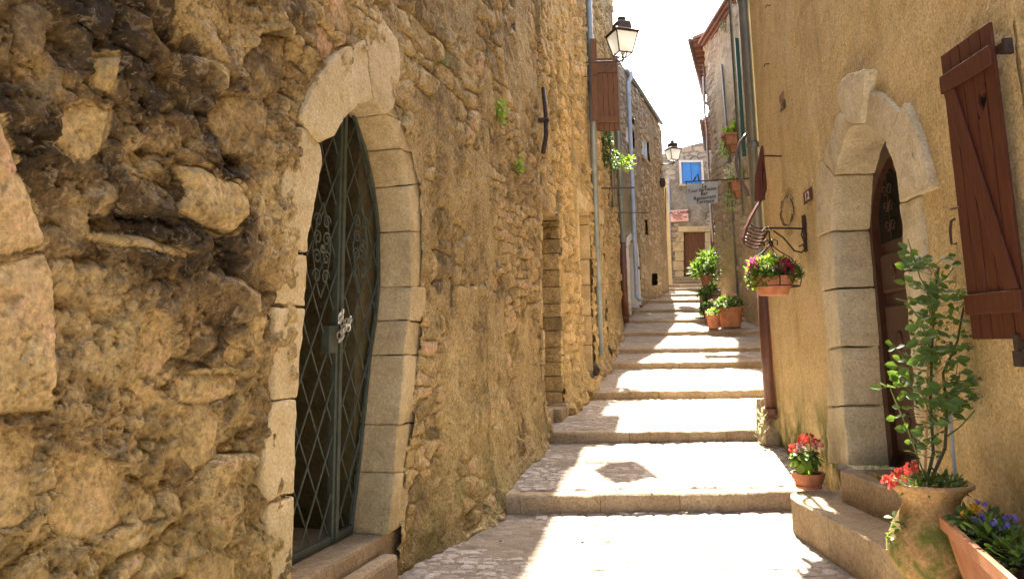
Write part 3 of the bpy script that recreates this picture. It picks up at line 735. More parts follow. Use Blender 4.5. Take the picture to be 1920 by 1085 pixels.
def opening(root, Y0, Y1, z0, z1, depth, n, tmin, wd=.13, lint=.2, mat=None, proud=.05, near=True):
    F0 = frY(Y0); L = (Y1 - Y0) / F0.d.y
    rg = random.Random(int(Y0 * 10)); z = z0; k = 0
    while z < z1 - .05:
        h = (z1 - z0) / n * rg.uniform(.8, 1.2)
        if z + h > z1 - .08: h = z1 - z
        block('jamb_stone', [(L - .02, z), (L + wd + rg.uniform(-.04, .08), z), (L + wd + rg.uniform(-.04, .08), z + h), (L - .02, z + h)], F0, -depth, proud + rg.uniform(-.02, .015), mat or M_cut, root, .015, .006, .006, rg.uniform(*tmin), k)
        block('jamb_stone', [(-wd, z), (0.02, z), (0.02, z + h), (-wd, z + h)], F0, -depth, .035 + rg.uniform(-.02, .02), mat or M_cut, root, .015, .006, .006, rg.uniform(*tmin), k)
        z += h; k += 1
    block('lintel', [(-.16, z1), (L + .2, z1), (L + .18, z1 + lint), (-.14, z1 + lint)], F0, -depth, .045, mat or M_cut, root, .015, .006, .004, .3)
    b = MB(F0.M); b.box(-.2, L + .2, -depth - .3, -depth - .003, z0 - .3, z1 + .2); b.build('blocked_opening', M_mortA, root)
    b = MB(F0.M); b.tone = .5; b.box(-.05, L + .05, -depth, .02, z0 - .4, z0); b.build('sill', M_kerb, root, bev=.02)
opening(houseA2, 9.12, 10.35, .68, 3.2, .40, 12, (.25, .75), mat=M_stoneA, proud=.045)
opening(houseA2, 12.35, 13.5, 1.0, 3.8, .32, 5, (.0, .35), .16, .26, proud=.03)
opening(houseA2, 14.95, 15.6, 1.3, 3.95, .25, 5, (.0, .3), .12, .3, proud=.03)
def boulder(name, c, r, mat, parent=None, seed=0, tone=.5):
    b = MB(); b.tone = tone; vs = []; fs = []; n, m = 14, 9
    for i in range(m + 1):
        th = math.pi * i / m
        for k in range(n):
            a = 2 * math.pi * k / n; d = Vector((math.sin(th) * math.cos(a), math.sin(th) * math.sin(a), math.cos(th)))
            q = .9 + .4 * float(fbm(np.array([d.x * 1.7 + seed]), np.array([d.y * 1.7 + d.z * 2.1]), 3, seed)[0])
            d = Vector([math.copysign(abs(t) ** .75, t) for t in d])
            vs.append((c[0] + d.x * r[0] * q, c[1] + d.y * r[1] * q, c[2] + d.z * r[2] * q))
    for i in range(m):
        for k in range(n): fs.append((i * n + k, i * n + (k + 1) % n, (i + 1) * n + (k + 1) % n, (i + 1) * n + k))
    b.add(vs, fs); return b.build(name, mat, parent, smooth=False)
for k, (Y, off, r) in enumerate([(14.2, .12, (.2, .26, .2)), (13.75, .12, (.18, .2, .2)), (15.9, .1, (.16, .25, .16)), (12.1, .12, (.2, .25, .18)), (10.9, .1, (.16, .22, .2)), (10.5, .1, (.15, .2, .14)), (11.5, .1, (.16, .2, .22))]):
    boulder('footing_stone', (float(xl(Y)) + off * .75, Y, gz(Y) + r[2] * .4), tuple(t * .85 for t in r), M_stoneA if k > 1 else M_kerb, houseA2, k, .4 + .05 * k)
for k in range(3):
    Y = 9.75 + k * .42; F0 = frY(Y)
    b = MB(F0.M); b.tone = .3 + .2 * k; b.box(0, .38, -.3, .12, gz(Y) - .2, gz(Y) + .17); b.build('kerb_block', M_kerb, houseA2, bev=.03)

# ------------------------------------------------------------------ third house on the left (grey rubble, monopitch eave)
houseB = thing('stone_house', 'grey rubble house with sloping eave and small arched white door, farthest on the left side', 'house', (4, 24, 1))
FB = Frame((3.0, 20.3), (.375, 1), 1)
kb = FB.d.y
def xB(Y): return 3.0 + .375 * (np.asarray(Y) - 20.3)
def hB(Y, Z):
    U = Y * 1.07
    ID, e, r, du, dz = courses(U, Z, .30, .19, 411, .35, .5)
    cov = sst(.15, .3, fbm(U * .7, Z * .7, 4, 41))
    D = (.04 * sst(.02, .3, e) + (r - .5) * .04) * (1 - cov * .7) + fbm(U * 4, Z * 4, 4, 21) * .03 + fbm(U * .7, Z * .7, 3, 1) * .04
    return D, np.where((cov < .6) & (e > .07), ID, -1), np.where(cov < .6, .15 + .7 * r, .5)
def pB(px, py): u, z = FB.cast(px, py); return (20.3 + u * kb, z)
dB = [pB(1178, 585), pB(1197, 585), pB(1197, 480), pB(1193, 460), pB(1187, 451), pB(1181, 462), pB(1178, 490)]
ZB0, ZB1 = at_y(1175, 140, 22).z, at_y(1235, 230, 27).z
ZBT = (ZB0 + ZB1) / 2 - .15
w1 = [pB(1173, 228), pB(1188, 222), pB(1188, 282), pB(1173, 275)]
w2 = [pB(1203, 250), pB(1217, 258), pB(1217, 306), pB(1203, 302)]
w3 = [pB(1208, 412), pB(1214, 412), pB(1214, 440), pB(1208, 440)]
w4 = [pB(1222, 512), pB(1231, 513), pB(1231, 536), pB(1222, 535)]
wall_field(houseB, np.arange(20.3, 27.31, .045), lambda Y: gzv(Y) - .3, lambda Y: Y * 0 + ZBT, 190, xB, (.936, -.351), hB, [dB, w1, w2, w3, w4], M_stoneB, M_mortB, 'stone', 'small_stones', 'mortar_wall', 290, 30)
coarse(houseB, 'end_wall', [(3.0 + .375 * 7, 27.3), (1, 29.5)], 1, ZBT, M_mortB, .3, -1)
coarse(houseB, 'rear_wall', [(2.95, 20.35), (-1, 21.8)], 1, ZBT, M_mortB, .3, 1)
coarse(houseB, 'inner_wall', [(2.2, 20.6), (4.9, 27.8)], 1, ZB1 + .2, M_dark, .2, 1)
def rect_from(px):  # px poly -> (u0,u1,z0,z1)
    q = FB.poly(px); us = [p[0] for p in q]; zs = [p[1] for p in q]; return min(us), max(us), min(zs), max(zs)
for nm, pp, mt, inn in (('window', [(1173, 228), (1188, 282)], M_bluel, M_white), ('window', [(1203, 250), (1217, 306)], M_white, M_bluel)):
    u0, u1, z0, z1 = rect_from(pp)
    b = MB(FB.M); b.box(u0 - .02, u1 + .02, -.12, -.05, z0, z1); wo_ = b.build(nm, mt, houseB)
    b = MB(FB.M); b.box(u0 + .06, (u0 + u1) / 2 - .03, -.05, -.035, z0 + .06, z1 - .06).box((u0 + u1) / 2 + .03, u1 - .06, -.05, -.035, z0 + .06, z1 - .06); b.build('shutter_panel', inn, wo_)
    b = MB(FB.M); b.box(u0 - .08, u1 + .08, -.2, .045, z0 - .1, z0); b.build('window_sill', M_stoneB, houseB, bev=.01)
    b = MB(FB.M); b.box(u0 - .1, u1 + .1, -.2, .045, z1, z1 + .16); b.build('lintel', M_stoneB, houseB, bev=.01)
for pp in ([(1208, 412), (1214, 440)], [(1222, 512), (1231, 536)]):
    u0, u1, z0, z1 = rect_from(pp)
    b = MB(FB.M); b.box(u0 - .03, u1 + .03, -.3, -.12, z0 - .03, z1 + .03); vn_ = b.build('vent', M_dark, houseB)
    b = MB(FB.M)
    for k in range(3): b.box(u0 + (u1 - u0) * (k + .8) / 3.6, u0 + (u1 - u0) * (k + .8) / 3.6 + .02, -.1, -.08, z0, z1)
    b.build('vent_bar', M_rust, vn_)
# arched door: pale surround, brown leaf with white leaf folded against it
def archpoly(u0, u1, z0, zs, zt, n=10):
    c = (u0 + u1) / 2; r = (u1 - u0) / 2
    return [(u0, z0)] + [(c - r * math.cos(math.pi * i / n), zs + (zt - zs) * math.sin(math.pi * i / n)) for i in range(n + 1)] + [(u1, z0)]
u0, u1 = FB.cast(1179, 560)[0], FB.cast(1196, 560)[0]; z0 = gz(21.5) - .05; zt = FB.cast(1187, 452)[1]; zs = zt - .45
pin = archpoly(u0, u1, z0, zs, zt); pout = archpoly(u0 - .16, u1 + .16, z0, zs, zt + .17)
for k in range(len(pin) - 1):
    block('door_surround', [pin[k], pin[k + 1], pout[k + 1], pout[k]], FB, -.2, .06, M_white, houseB, .006, 0, .001, .5)
b = MB(FB.M); b.prism(pin, lambda p: (p[0], -.3, p[1]), lambda p: (p[0], -.2, p[1])); dr = b.build('arched_door', M_doorF, houseB)
b = MB(FB.M); b.box((u0 + u1) / 2, u1 - .02, -.2, -.17, z0, zs); b.build('door_leaf', M_white, dr)
b = MB(FB.M); b.box(u1 - .1, u1 + .12, .06, .09, zs - .35, zs - .28).box(u1 - .1, u1 + .12, .06, .09, z0 + .25, z0 + .32); b.build('hinge_strap', M_rust, dr)
# eave
def eaveB(u): return ZB0 + (ZB1 - ZB0) * (u - FB.cast(1175, 140)[0]) / 4.6
e0 = at_y(1171, 134, 21.7); e1 = at_y(1237, 232, 27.6)
dv = (e1 - e0); nE = Vector((dv.y, -dv.x, 0)).normalized()
def quadslab(name, p0, p1, back, rise, th, mat, parent):
    q0, q1 = p0 - back, p1 - back; q0 = q0 + Vector((0, 0, rise)); q1 = q1 + Vector((0, 0, rise)); t = Vector((0, 0, th))
    return MB().add([p0, p1, q1, q0, p0 + t, p1 + t, q1 + t, q0 + t], [(0, 1, 2, 3), (4, 7, 6, 5), (0, 4, 5, 1), (1, 5, 6, 2), (2, 6, 7, 3), (3, 7, 4, 0)]).build(name, mat, parent)
rfB = quadslab('roof', e0, e1, nE * 5, 1.6, .12, M_tile, houseB)
b = MB(); b.tube([e0 + nE * .07, e1 + nE * .07], .075, 10); b.build('gutter', M_zinc, houseB, smooth=True)
for k in range(12):
    p = e0 + dv * ((k + .5) / 12) - nE * .06
    b = MB(); a = dv.normalized() * .04; b.add([p - a, p + a, p + a - nE * .6, p - a - nE * .6, p - a - Vector((0, 0, .12)), p + a - Vector((0, 0, .12)), p + a - nE * .6 + Vector((0, 0, .05)), p - a - nE * .6 + Vector((0, 0, .05))], [(0, 1, 2, 3), (4, 7, 6, 5), (0, 4, 5, 1), (1, 5, 6, 2), (2, 6, 7, 3), (3, 7, 4, 0)])
    b.build('rafter', M_wood, houseB)
# filler wall under the eave
b = MB()
wn = Vector((.936, -.351, 0))
p0 = FB.P(0, ZBT - .05, -.02); p1 = FB.P(7.4, ZBT - .05, -.02)
b.add([p0, p1, Vector((p1.x, p1.y, e1.z + .05)), Vector((p0.x, p0.y, e0.z + .05))], [(0, 1, 2, 3)]); b.build('wall_head', M_mortB, houseB, recalc=False)

# ------------------------------------------------------------------ near house on the right (ochre roughcast)
houseR = thing('plastered_house', 'ochre roughcast house with pointed stone doorway and brown shutter, nearest on the right', 'house', (3.4, 5, 0))
FR = Frame((1.86, 0), (.13, 1), -1)
kr = FR.d.y
def ryz(pts): return [(u * kr, z) for u, z in FR.poly(pts)]
holeR = ryz([(1572, 880), (1565, 700), (1552, 545), (1544, 432), (1546, 330), (1560, 260), (1582, 205), (1612, 185), (1650, 205), (1678, 245), (1705, 300), (1715, 370), (1713, 500), (1722, 650), (1735, 900)])
gu = FR.cast(1898, 40); gu2 = FR.cast(1912, 640)
yw = gu[0] * kr
holeW = [(1.9, 1.62), (yw, 1.62), (yw, gu[1]), (1.9, gu[1])]
nich = ryz([(1460, 168), (1474, 168), (1476, 208), (1462, 208)])
def hR(Y, Z):
    U = Y * 1.01
    D = fbm(U * 1.2, Z * 1.2, 3, 1) * .02 + fbm(U * 9, Z * 9, 4, 2) * .006 + fbm(U * 32, Z * 32, 2, 3) * .004
    (cy, cz), = ryz([(1478, 395)])
    D = D - .02 * sst(.6, .3, np.abs(np.hypot((Y - cy) * .8, (Z - cz)) / .17 - 1) + .25 * fbm(U * 9, Z * 9, 3, 4))
    return D, np.full(Y.shape, -1), np.full(Y.shape, .5)
wall_field(houseR, spaced(1.7, 8.73, lambda y: .016), lambda Y: gzv(Y) - .2, lambda Y: 1.5 + Y * .58 + .3, 260, lambda Y: 1.86 + .13 * Y, (-.992, .129), hR, [holeR, holeW], M_plaster, M_plaster, base='plaster_wall', flip=True)
ZRT = 8.4
coarse(houseR, 'upper_wall', [(1.86 + .13 * y, y) for y in (1.7, 4, 6, 8.73)], lambda y: 1.5 + y * .58 + .25, ZRT, M_plaster, .4, -1)
coarse(houseR, 'rear_wall', [(1.86 + .13 * y, y) for y in (-8, 1.72)], -.6, ZRT, M_plaster, .4, -1)
coarse(houseR, 'end_wall', [(2.985, 8.72), (9, 9.0)], -.2, ZRT, M_plaster, .4, -1)
MB().add([(.8, -8, ZRT), (2.99, 8.73, ZRT), (10, 9, ZRT), (10, -8, ZRT)], [(0, 1, 2, 3)]).build('roof', M_tile, houseR, recalc=False)
b = MB(FR.M); c_ = FR.cast(1467, 188); b.box(c_[0] - .12, c_[0] + .12, -.05, .004, c_[1] - .11, c_[1] - .03); b.build('niche_shade', M_dim, houseR)  # flush dark face, the shade of a small hole put into its colour
b = MB(FR.M); b.box(c_[0] - .1, c_[0] + .1, -.05, .012, c_[1] - .02, c_[1] + .08); b.build('niche_stone', M_brick, houseR, bev=.02)
def FRp(pts): return FR.poly(pts)
RR = -.32
SR = [([(1588, 138), (1622, 131), (1611, 229), (1605, 233), (1588, 229), (1570, 192), (1567, 165)], .12, .75),
      ([(1623, 168), (1647, 174), (1666, 190), (1684, 211), (1659, 268), (1648, 254), (1630, 240), (1612, 231), (1617, 200)], .05, .7),
      ([(1693, 192), (1706, 218), (1721, 258), (1736, 314), (1744, 352), (1686, 380), (1682, 343), (1672, 305), (1660, 271)], .085, .6),
      ([(1686, 383), (1721, 367), (1727, 413), (1731, 470), (1734, 500), (1695, 507)], .05, .55), ([(1695, 509), (1734, 502), (1742, 640), (1706, 648)], .045, .6),
      ([(1706, 650), (1742, 642), (1750, 790), (1716, 795)], .05, .5), ([(1716, 797), (1750, 792), (1756, 925), (1726, 925)], .045, .55),
      ([(1569, 211), (1588, 230), (1603, 234), (1590, 246), (1575, 285), (1564, 329), (1543, 303), (1554, 255)], .06, .6),
      ([(1541, 302), (1563, 330), (1558, 432), (1530, 445), (1529, 358), (1534, 306)], .055, .5), ([(1534, 443), (1558, 434), (1567, 539), (1540, 546)], .045, .45),
      ([(1540, 548), (1567, 541), (1575, 650), (1551, 653)], .05, .55), ([(1551, 655), (1575, 652), (1581, 760), (1550, 762)], .045, .5), ([(1550, 764), (1581, 762), (1590, 872), (1552, 868)], .06, .6)]
for k, (p, d1, t) in enumerate(SR): block('arch_stone' if k < 3 or k == 7 else 'jamb_stone', FR.poly(p, d1 * .6), FR, RR, d1 * .6, M_cutR, houseR, .014, .006, .002, t + .1, 40 + k, rough_=.0045)
# door leaf with frame, glazed head, two carved bosses
DD = -.30
q = ryz([(1592, 875), (1730, 900)])
ua, ub = FR.cast(1594, 760)[0] + .05, FR.cast(1722, 760)[0] - .02
ua, ub = max(ua, ub), min(ua, ub)
zb_ = 1.5 - .99 + .02; zt_ = FR.cast(1625, 232)[1] + .02; um = FR.cast(1622, 300)[0]
def dpo(ins):
    z1 = 2.38
    P = [(ub + ins, zb_ + ins)]
    for t in np.linspace(0, 1, 9):
        P.append((ub + ins + (um - ub - ins) * t ** 1.8, z1 + (zt_ - ins * 1.6 - z1) * math.sin(t * 1.5708)))
    z1 = 2.35
    for t in np.linspace(1, 0, 9)[1:]:
        P.append((ua - ins - (ua - ins - um) * t ** 1.8, z1 + (zt_ - ins * 1.6 - z1) * math.sin(t * 1.5708)))
    P.append((ua - ins, zb_ + ins)); return P
b = MB(FR.M); b.prism(dpo(-.06), lambda p: (p[0], DD - .08, p[1]), lambda p: (p[0], DD - .03, p[1])); door = b.build('door', M_door, houseR)
o1, o2 = dpo(-.02), dpo(.09)
b = MB(FR.M)
for k in range(len(o1) - 1): b.prism([o1[k], o1[k + 1], o2[k + 1], o2[k]], lambda p: (p[0], DD - .04, p[1]), lambda p: (p[0], DD + .03, p[1]))
b.build('door_frame', M_door, door)
L_, R_ = ub + .09, ua - .09; mid = (L_ + R_) / 2
rows = [(zb_ + .12, zb_ + .62), (zb_ + .72, zb_ + 1.22), (zb_ + 1.32, zb_ + 1.62)]
for z0, z1 in rows:
    for a, c in ((L_ + .04, mid - .05), (mid + .05, R_ - .04)):
        b = MB(FR.M); b.box(a, c, DD - .04, DD + .005, z0, z1); b.build('door_panel', M_door, door, bev=.02)
        b = MB(FR.M); cc = ((a + c) / 2, (z0 + z1) / 2); pr = [(.06, 0), (.062, .008), (.045, .012), (.03, .008), (.0, .016)]
        vs = [(cc[0] + r * math.cos(t * .5236) * .8, DD + .005 + h, cc[1] + r * 1.0 * math.sin(t * .5236)) for r, h in pr for t in range(12)]
        b.add(vs, [(i * 12 + t, i * 12 + (t + 1) % 12, (i + 1) * 12 + (t + 1) % 12, (i + 1) * 12 + t) for i in range(4) for t in range(12)]); b.build('carved_boss', M_door, door, smooth=True)
b = MB(FR.M); b.box(mid - .03, mid + .03, DD - .04, DD + .02, zb_ + .05, zt_ - .3); b.build('meeting_stile', M_door, door, bev=.006)
z0 = zb_ + 1.72
for a, c in ((L_ + .03, mid - .04), (mid + .04, R_ - .03)):
    m_ = [(a, z0), (c, z0), (c, z0 + .42), ((a + c) / 2, z0 + .55 if a < mid else z0 + .55), (a, z0 + .42)]
    b = MB(FR.M); b.prism(m_, lambda p: (p[0], DD - .03, p[1]), lambda p: (p[0], DD - .022, p[1])); pn = b.build('glass_pane', M_glassd if 'M_glassd' in globals() else M_dark, door)
    b = MB(FR.M)
    for s_ in (-1, 1):
        cx_ = (a + c) / 2
        for zz in (.1, .25, .38): b.tube(spiral((cx_ + s_ * .05, DD - .005, z0 + zz), .05, 0, 1.2, s_), .006, 5)
    b.tube([((a + c) / 2, DD - .005, z0), ((a + c) / 2, DD - .005, z0 + .5)], .006, 5)
    b.build('iron_grille', M_rust, door)
# steps in front of the door
stp = []
def step(name, outline, z0, z1, tone, parent=houseR):
    b = MB(); b.tone = tone; rg = random.Random(int(z1 * 1000)); pts = []
    for i, p in enumerate(outline):
        q = outline[(i + 1) % len(outline)]; L = math.hypot(q[0] - p[0], q[1] - p[1]); n = max(1, int(L / .1))
        for k in range(n): pts.append((p[0] + (q[0] - p[0]) * k / n + rg.uniform(-.004, .004) * (k > 0), p[1] + (q[1] - p[1]) * k / n + rg.uniform(-.004, .004) * (k > 0)))
    b.prism(pts, lambda p: (p[0], p[1], z0), lambda p: (p[0], p[1], z1 + rg.uniform(-.003, .003)))
    return b.build(name, M_kerb, parent, bev=.018, seg=3)
SH = .28
step('step_stone', [(2.32, 6.42), (2.22, 6.32), (2.16, 6.15), (2.15, 5.9), (2.165, 5.47), (2.75, 5.47), (2.75, 6.42)], -.2, SH, .7)
step('step_stone', [(2.165, 5.462), (2.17, 4.9), (2.16, 4.2), (2.16, 3.75), (2.6, 3.75), (2.7, 5.462)], -.2, SH + .003, .6)
step('step_stone', [(2.49, 5.98), (2.50, 5.3), (2.53, 4.6), (2.54, 4.25), (2.95, 4.25), (3.05, 5.98)], .1, .512, .5)
# shutter folded back beside the window
p_h = FR.P(yw / kr + .05, 0, .05)
ang = math.atan2(.032, 1)
FS = Frame((p_h.x, p_h.y), (math.sin(ang), math.cos(ang)), -1)
s_h = FS.cast(1876, 60)[0]; SW = FS.cast(1772, 120)[0]
zt_s = FS.cast(1773, 105)[1]; zb_s = FS.cast(1811, 636)[1]
shu = MB(FS.M); npl = 5; a0 = 0.0; wpl = (SW - a0) / npl
shutter = MB(FS.M).box(a0 + .02, SW - .02, -.004, .004, zb_s + .03, zt_s - .03).build('shutter', M_shut, houseR)
hu, hz = FS.cast(1828, 195, .03)
for k in range(npl):
    x0, x1 = a0 + k * wpl + .004, a0 + (k + 1) * wpl - .004
    if x0 < hu < x1 + .005:
        # the plank with the heart cut-out
        hp = []
        for t in np.linspace(0, 2 * math.pi, 25)[:-1]:
            hp.append((hu + .0022 * 16 * math.sin(t) ** 3, hz + .0034 * (13 * math.cos(t) - 5 * math.cos(2 * t) - 2 * math.cos(3 * t) - math.cos(4 * t))))
        hcx = min(max(hu, x0 + .045), x1 - .045); hp = [(p[0] - hu + hcx, p[1]) for p in hp]
        b = MB(FS.M); b.box(x0, x1, .005, .022, zb_s, hz - .08).box(x0, x1, .005, .022, hz + .08, zt_s)
        rect = []
        for (px_, pz_) in hp:
            dx, dz_ = px_ - hcx, pz_ - hz
            sx = ((x1 if dx > 0 else x0) - hcx) / dx if abs(dx) > 1e-6 else 1e9; sz = .08 / abs(dz_) if abs(dz_) > 1e-6 else 1e9
            s__ = min(abs(sx), sz); rect.append((hcx + dx * s__, hz + dz_ * s__))
        for i in range(24):
            j = (i + 1) % 24; b.prism([hp[i], hp[j], rect[j], rect[i]], lambda p: (p[0], .005, p[1]), lambda p: (p[0], .022, p[1]))
        b.build('shutter_plank', M_shut, shutter)
        b = MB(FS.M); b.prism(hp, lambda p: (p[0], .0042, p[1]), lambda p: (p[0], .006, p[1])); b.build('heart_cutout', M_dark, shutter)
    else:
        b = MB(FS.M); b.box(x0, x1, .005, .022 + .001 * (k % 2), zb_s, zt_s); b.build('shutter_plank', M_shut, shutter, bev=.003)
def band(z0, z1, tilt=0):
    b = MB(FS.M); b.prism([(a0, z0), (SW, z0), (SW, z1), (a0, z1)], lambda p: (p[0], .0235, p[1]), lambda p: (p[0], .041, p[1])); b.build('shutter_batten', M_shut, shutter, bev=.006)
_, zt1 = FS.cast(1775, 145); _, zt0 = FS.cast(1778, 178); _, zl1 = FS.cast(1804, 555); _, zl0 = FS.cast(1806, 592)
band(zt0, zt1); band(zl0, zl1)
b = MB(FS.M); b.prism([(SW - .02, zt0 - .003), (SW - .11, zt0 - .003), (a0 + .01, zl1 + .003), (a0 + .10, zl1 + .003)], lambda p: (p[0], .0235, p[1]), lambda p: (p[0], .038, p[1])); b.build('shutter_brace', M_shut, shutter, bev=.005)
b = MB(FS.M); _, za = FS.cast(1790, 395); _, zc = FS.cast(1795, 460)
b.tube([(SW + .0, .035, za - .05), (SW + .012, .05, za - .06), (SW + .014, .06, za - .11), (SW + .014, .06, zc - .0), (SW + .0, .04, zc)], .007, 6); b.tube([(SW - .05, .035, za), (SW + .012, .045, za)], .006, 6); b.build('shutter_handle', M_rust, shutter)
for zz in (zt0 + .07, zl0 - .03):
    b = MB(FS.M); b.box(a0 - .03, a0 + .02, -.03, .0, zz - .02, zz + .02).box(a0 - .05, a0 - .03, -.04, .0, zz - .04, zz + .035); b.build('hinge', M_rust, shutter, bev=.003)
b = MB(FS.M); _, zd = FS.cast(1888, 645); b.box(.06, .085, -.03, .04, zb_s - .05, zb_s + .02).box(.04, .1, .02, .04, zb_s - .12, zb_s - .05); b.build('shutter_stay', M_rust, shutter, bev=.004)
# window recess beside it
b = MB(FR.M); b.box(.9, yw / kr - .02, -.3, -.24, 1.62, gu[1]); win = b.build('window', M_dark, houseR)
b = MB(FR.M); b.box(yw / kr - .1, yw / kr - .03, -.24, -.18, 1.62, gu[1]).box(1.2, yw / kr - .03, -.24, -.18, 1.62, 1.7); b.build('window_frame', M_shut, win, bev=.004)
b = MB(FR.M); b.tone = .4; b.box(yw / kr - .004, yw / kr + .12, -.32, -.012, 1.5, gu[1] + .1); b.build('window_reveal', M_plaster, houseR)
b = MB(FR.M); b.tone = .4; b.box(1.2, yw / kr - .005, -.32, .04, 1.5, 1.618); b.build('window_sill', M_cutR, houseR, bev=.01)
# house number
nu, nz = FR.cast(1517, 369)
b = MB(FR.M); b.box(nu - .16, nu + .12, .012, .022, nz - .055, nz + .06); npl_ = b.build('number_plate', M_shut, houseR, bev=.003)
def text(name, s, loc, xdir, zdir, size, mat, parent, ext=.001, sx=1, shear=0, align='CENTER', world=True):
    cu_ = bpy.data.curves.new(name, 'FONT'); cu_.body = s; cu_.size = size; cu_.extrude = ext; cu_.align_x = align; cu_.align_y = 'CENTER'; cu_.shear = shear; cu_.resolution_u = 2; cu_.offset = size * .012
    o = bpy.data.objects.new(name, cu_); col.objects.link(o)
    bpy.context.view_layer.update()
    me = bpy.data.meshes.new_from_object(o); bpy.data.objects.remove(o)
    X = Vector(xdir).normalized(); Z = Vector(zdir).normalized(); Y = Z.cross(X)
    for v in me.vertices:
        c = v.co.copy(); v.co = Vector(loc) + X * c.x * sx + Z * c.y + Y * -c.z
    me.materials.clear(); me.materials.append(mat); me.name = name
    return put(name, me, parent, world)
p = FR.P(nu - .02, nz, .0245)
text('number', '12', p, -FR.d, (0, 0, 1), .105, M_white, npl_, sx=1.7)
# small marks on the plaster: wall hooks
for (px_, py_, L) in ((1413, 120, .02), (1416, 10, .03)):
    u, z = FR.cast(px_ + 30, py_); b = MB(FR.M); b.tube([(u, 0, z), (u, .05, z), (u, .06, z - .03)], .006, 5); b.build('wall_hook', M_rust, houseR)

# ------------------------------------------------------------------ houses further up on the right
houseR2 = thing('plastered_house', 'tall weathered tan house behind the downpipe with flower boxes on its wall', 'house', (7, 18, 1.5))
def hR2(Y, Z):
    D = fbm(Y * .8, Z * .8, 4, 501) * .07 + fbm(Y * 4, Z * 4, 3, 502) * .02
    ID, e, r, du, dz = courses(Y, Z, .35, .2, 511, .35, .5)
    cov = sst(.05, -.12, fbm(Y * .5, Z * .35, 3, 44) + .25 * sst(21.3, 22.2, Y) - .12)
    s_ = .035 * sst(.02, .3, e) + (r - .5) * .03
    return D + s_ * (1 - cov), np.where((cov < .5) & (e > .07), ID, -1), np.where(cov < .5, .15 + .6 * r, .5)
Z2T = at_y(1333, 60, 22).z
wall_field(houseR2, np.arange(16.5, 22.72, .05), lambda Y: gzv(Y) - .3, lambda Y: Y * 0 + Z2T, 230, lambda Y: Y * 0 + 6.32 - .012 * (Y - 16.5), (-1, 0), hR2, [], M_stoneB, M_plastR2, 'stone', 'small_stones', 'plaster_wall', 120, 30, flip=True)
coarse(houseR2, 'side_wall', [(6.45, 9.3), (6.33, 16.52)], .2, Z2T, M_plastR2, .4, -1)
coarse(houseR2, 'end_wall', [(6.26, 22.7), (11, 22.9)], 1.5, Z2T, M_plastR2, .4, -1)
# projecting corner pier
b = MB(); b.tone = .6; b.box(6.02, 6.5, 22.05, 22.78, 2.0, Z2T - .02); 
def roof_eave(root, p0, p1, over, back, rise, rows=True, gut=M_gut, nrafter=10, under=M_wood):
    """gutter line p0->p1; roof goes back from it to the right (+x)"""
    dv = (p1 - p0); n = Vector((-dv.y, dv.x, 0)).normalized(); n = n if n.x < 0 else -n
    quadslab('roof', p0, p1, n * -1 * -1 * 1.0 if False else n * back, rise, .1, M_tile, root)
    quadslab('eave_boarding', p0 - n * .03 - Vector((0, 0, .03)), p1 - n * .03 - Vector((0, 0, .03)), n * (over + .1), .03, .02, under, root)
    MB().tube([p0 + n * .07, p1 + n * .07], .075, 8).build('gutter', gut, root, smooth=True)
    for k in range(nrafter):
        p = p0 + dv * ((k + .5) / nrafter) - n * .02 - Vector((0, 0, .035)); a = dv.normalized() * .04; t = Vector((0, 0, .09))
        MB().add([p - a, p + a, p + a - n * over, p - a - n * over, p - a - t, p + a - t, p + a - n * over - t, p - a - n * over - t], [(0, 1, 2, 3), (4, 7, 6, 5), (0, 4, 5, 1), (1, 5, 6, 2), (2, 6, 7, 3), (3, 7, 4, 0)]).build('rafter', M_wood, root)
# NOTE quadslab subtracts its back vector, so pass the outward normal
e0 = at_y(1338, -60, 19.6); e1 = at_y(1333, 62, 22.3); e0.z = e1.z
e0 = Vector((5.92, 9.5, e1.z)); e1 = Vector((at_y(1333, 62, 22.6).x, 22.6, e1.z)); 
roof_eave(houseR2, e0, e1, .4, 4.5, 1.3, nrafter=22)
for k in range(3):   # stepped brick courses below the roof
    MB().box(6.30 - .09 * (k + 1), 6.34, 9.4, 22.6 + .04 * k, Z2T - .30 + .085 * k + .003, Z2T - .30 + .085 * (k + 1)).build('brick_course', M_brick, houseR2)
houseR3 = thing('plastered_house', 'house beyond the tan one, seen as a dark eave with gutter against the sky', 'house', (8, 25, 2))
e0 = at_y(1297, 62, 22.9); e1 = at_y(1322, 186, 28.2); e1.z = e0.z = (e0.z + e1.z) / 2
roof_eave(houseR3, e0, e1, .75, 4.5, 1.4, nrafter=12)
dv = e1 - e0; nn = Vector((-dv.y, dv.x, 0)).normalized(); nn = nn if nn.x < 0 else -nn
wa, wb_ = e0 - nn * .75, e1 - nn * .75
coarse(houseR3, 'wall', [(wa.x, wa.y), (wb_.x, wb_.y)], 1.5, e0.z - .05, M_plastR2, .4, -1)
coarse(houseR3, 'front_wall', [(wa.x, wa.y), (wa.x + 4, wa.y)], 1.5, e0.z - .05, M_brick, .3, 1)
b = MB(); b.tube([e1 + nn * .05, e1 + nn * .05 - Vector((0, 0, .3)), e1 - nn * .3 - Vector((0, 0, .75)), e1 - nn * .62 - Vector((0, 0, .95)), e1 - nn * .62 - Vector((0, 0, 5))], .05, 8); b.build('downpipe', M_gut, houseR3, smooth=True)
houseR4 = thing('plastered_house', 'low brick coloured house front with a gutter, right of the blue window', 'house', (9, 30, 2.5))
e0 = at_y(1317, 212, 29.0); e1 = at_y(1327, 300, 33.6); e1.z = e0.z = (e0.z + e1.z) / 2 + .1
roof_eave(houseR4, e0, e1, .5, 3, .8, nrafter=8, under=M_brick)
wa, wb_ = e0 + Vector((.42, 0, 0)), e1 + Vector((.42, 0, 0))
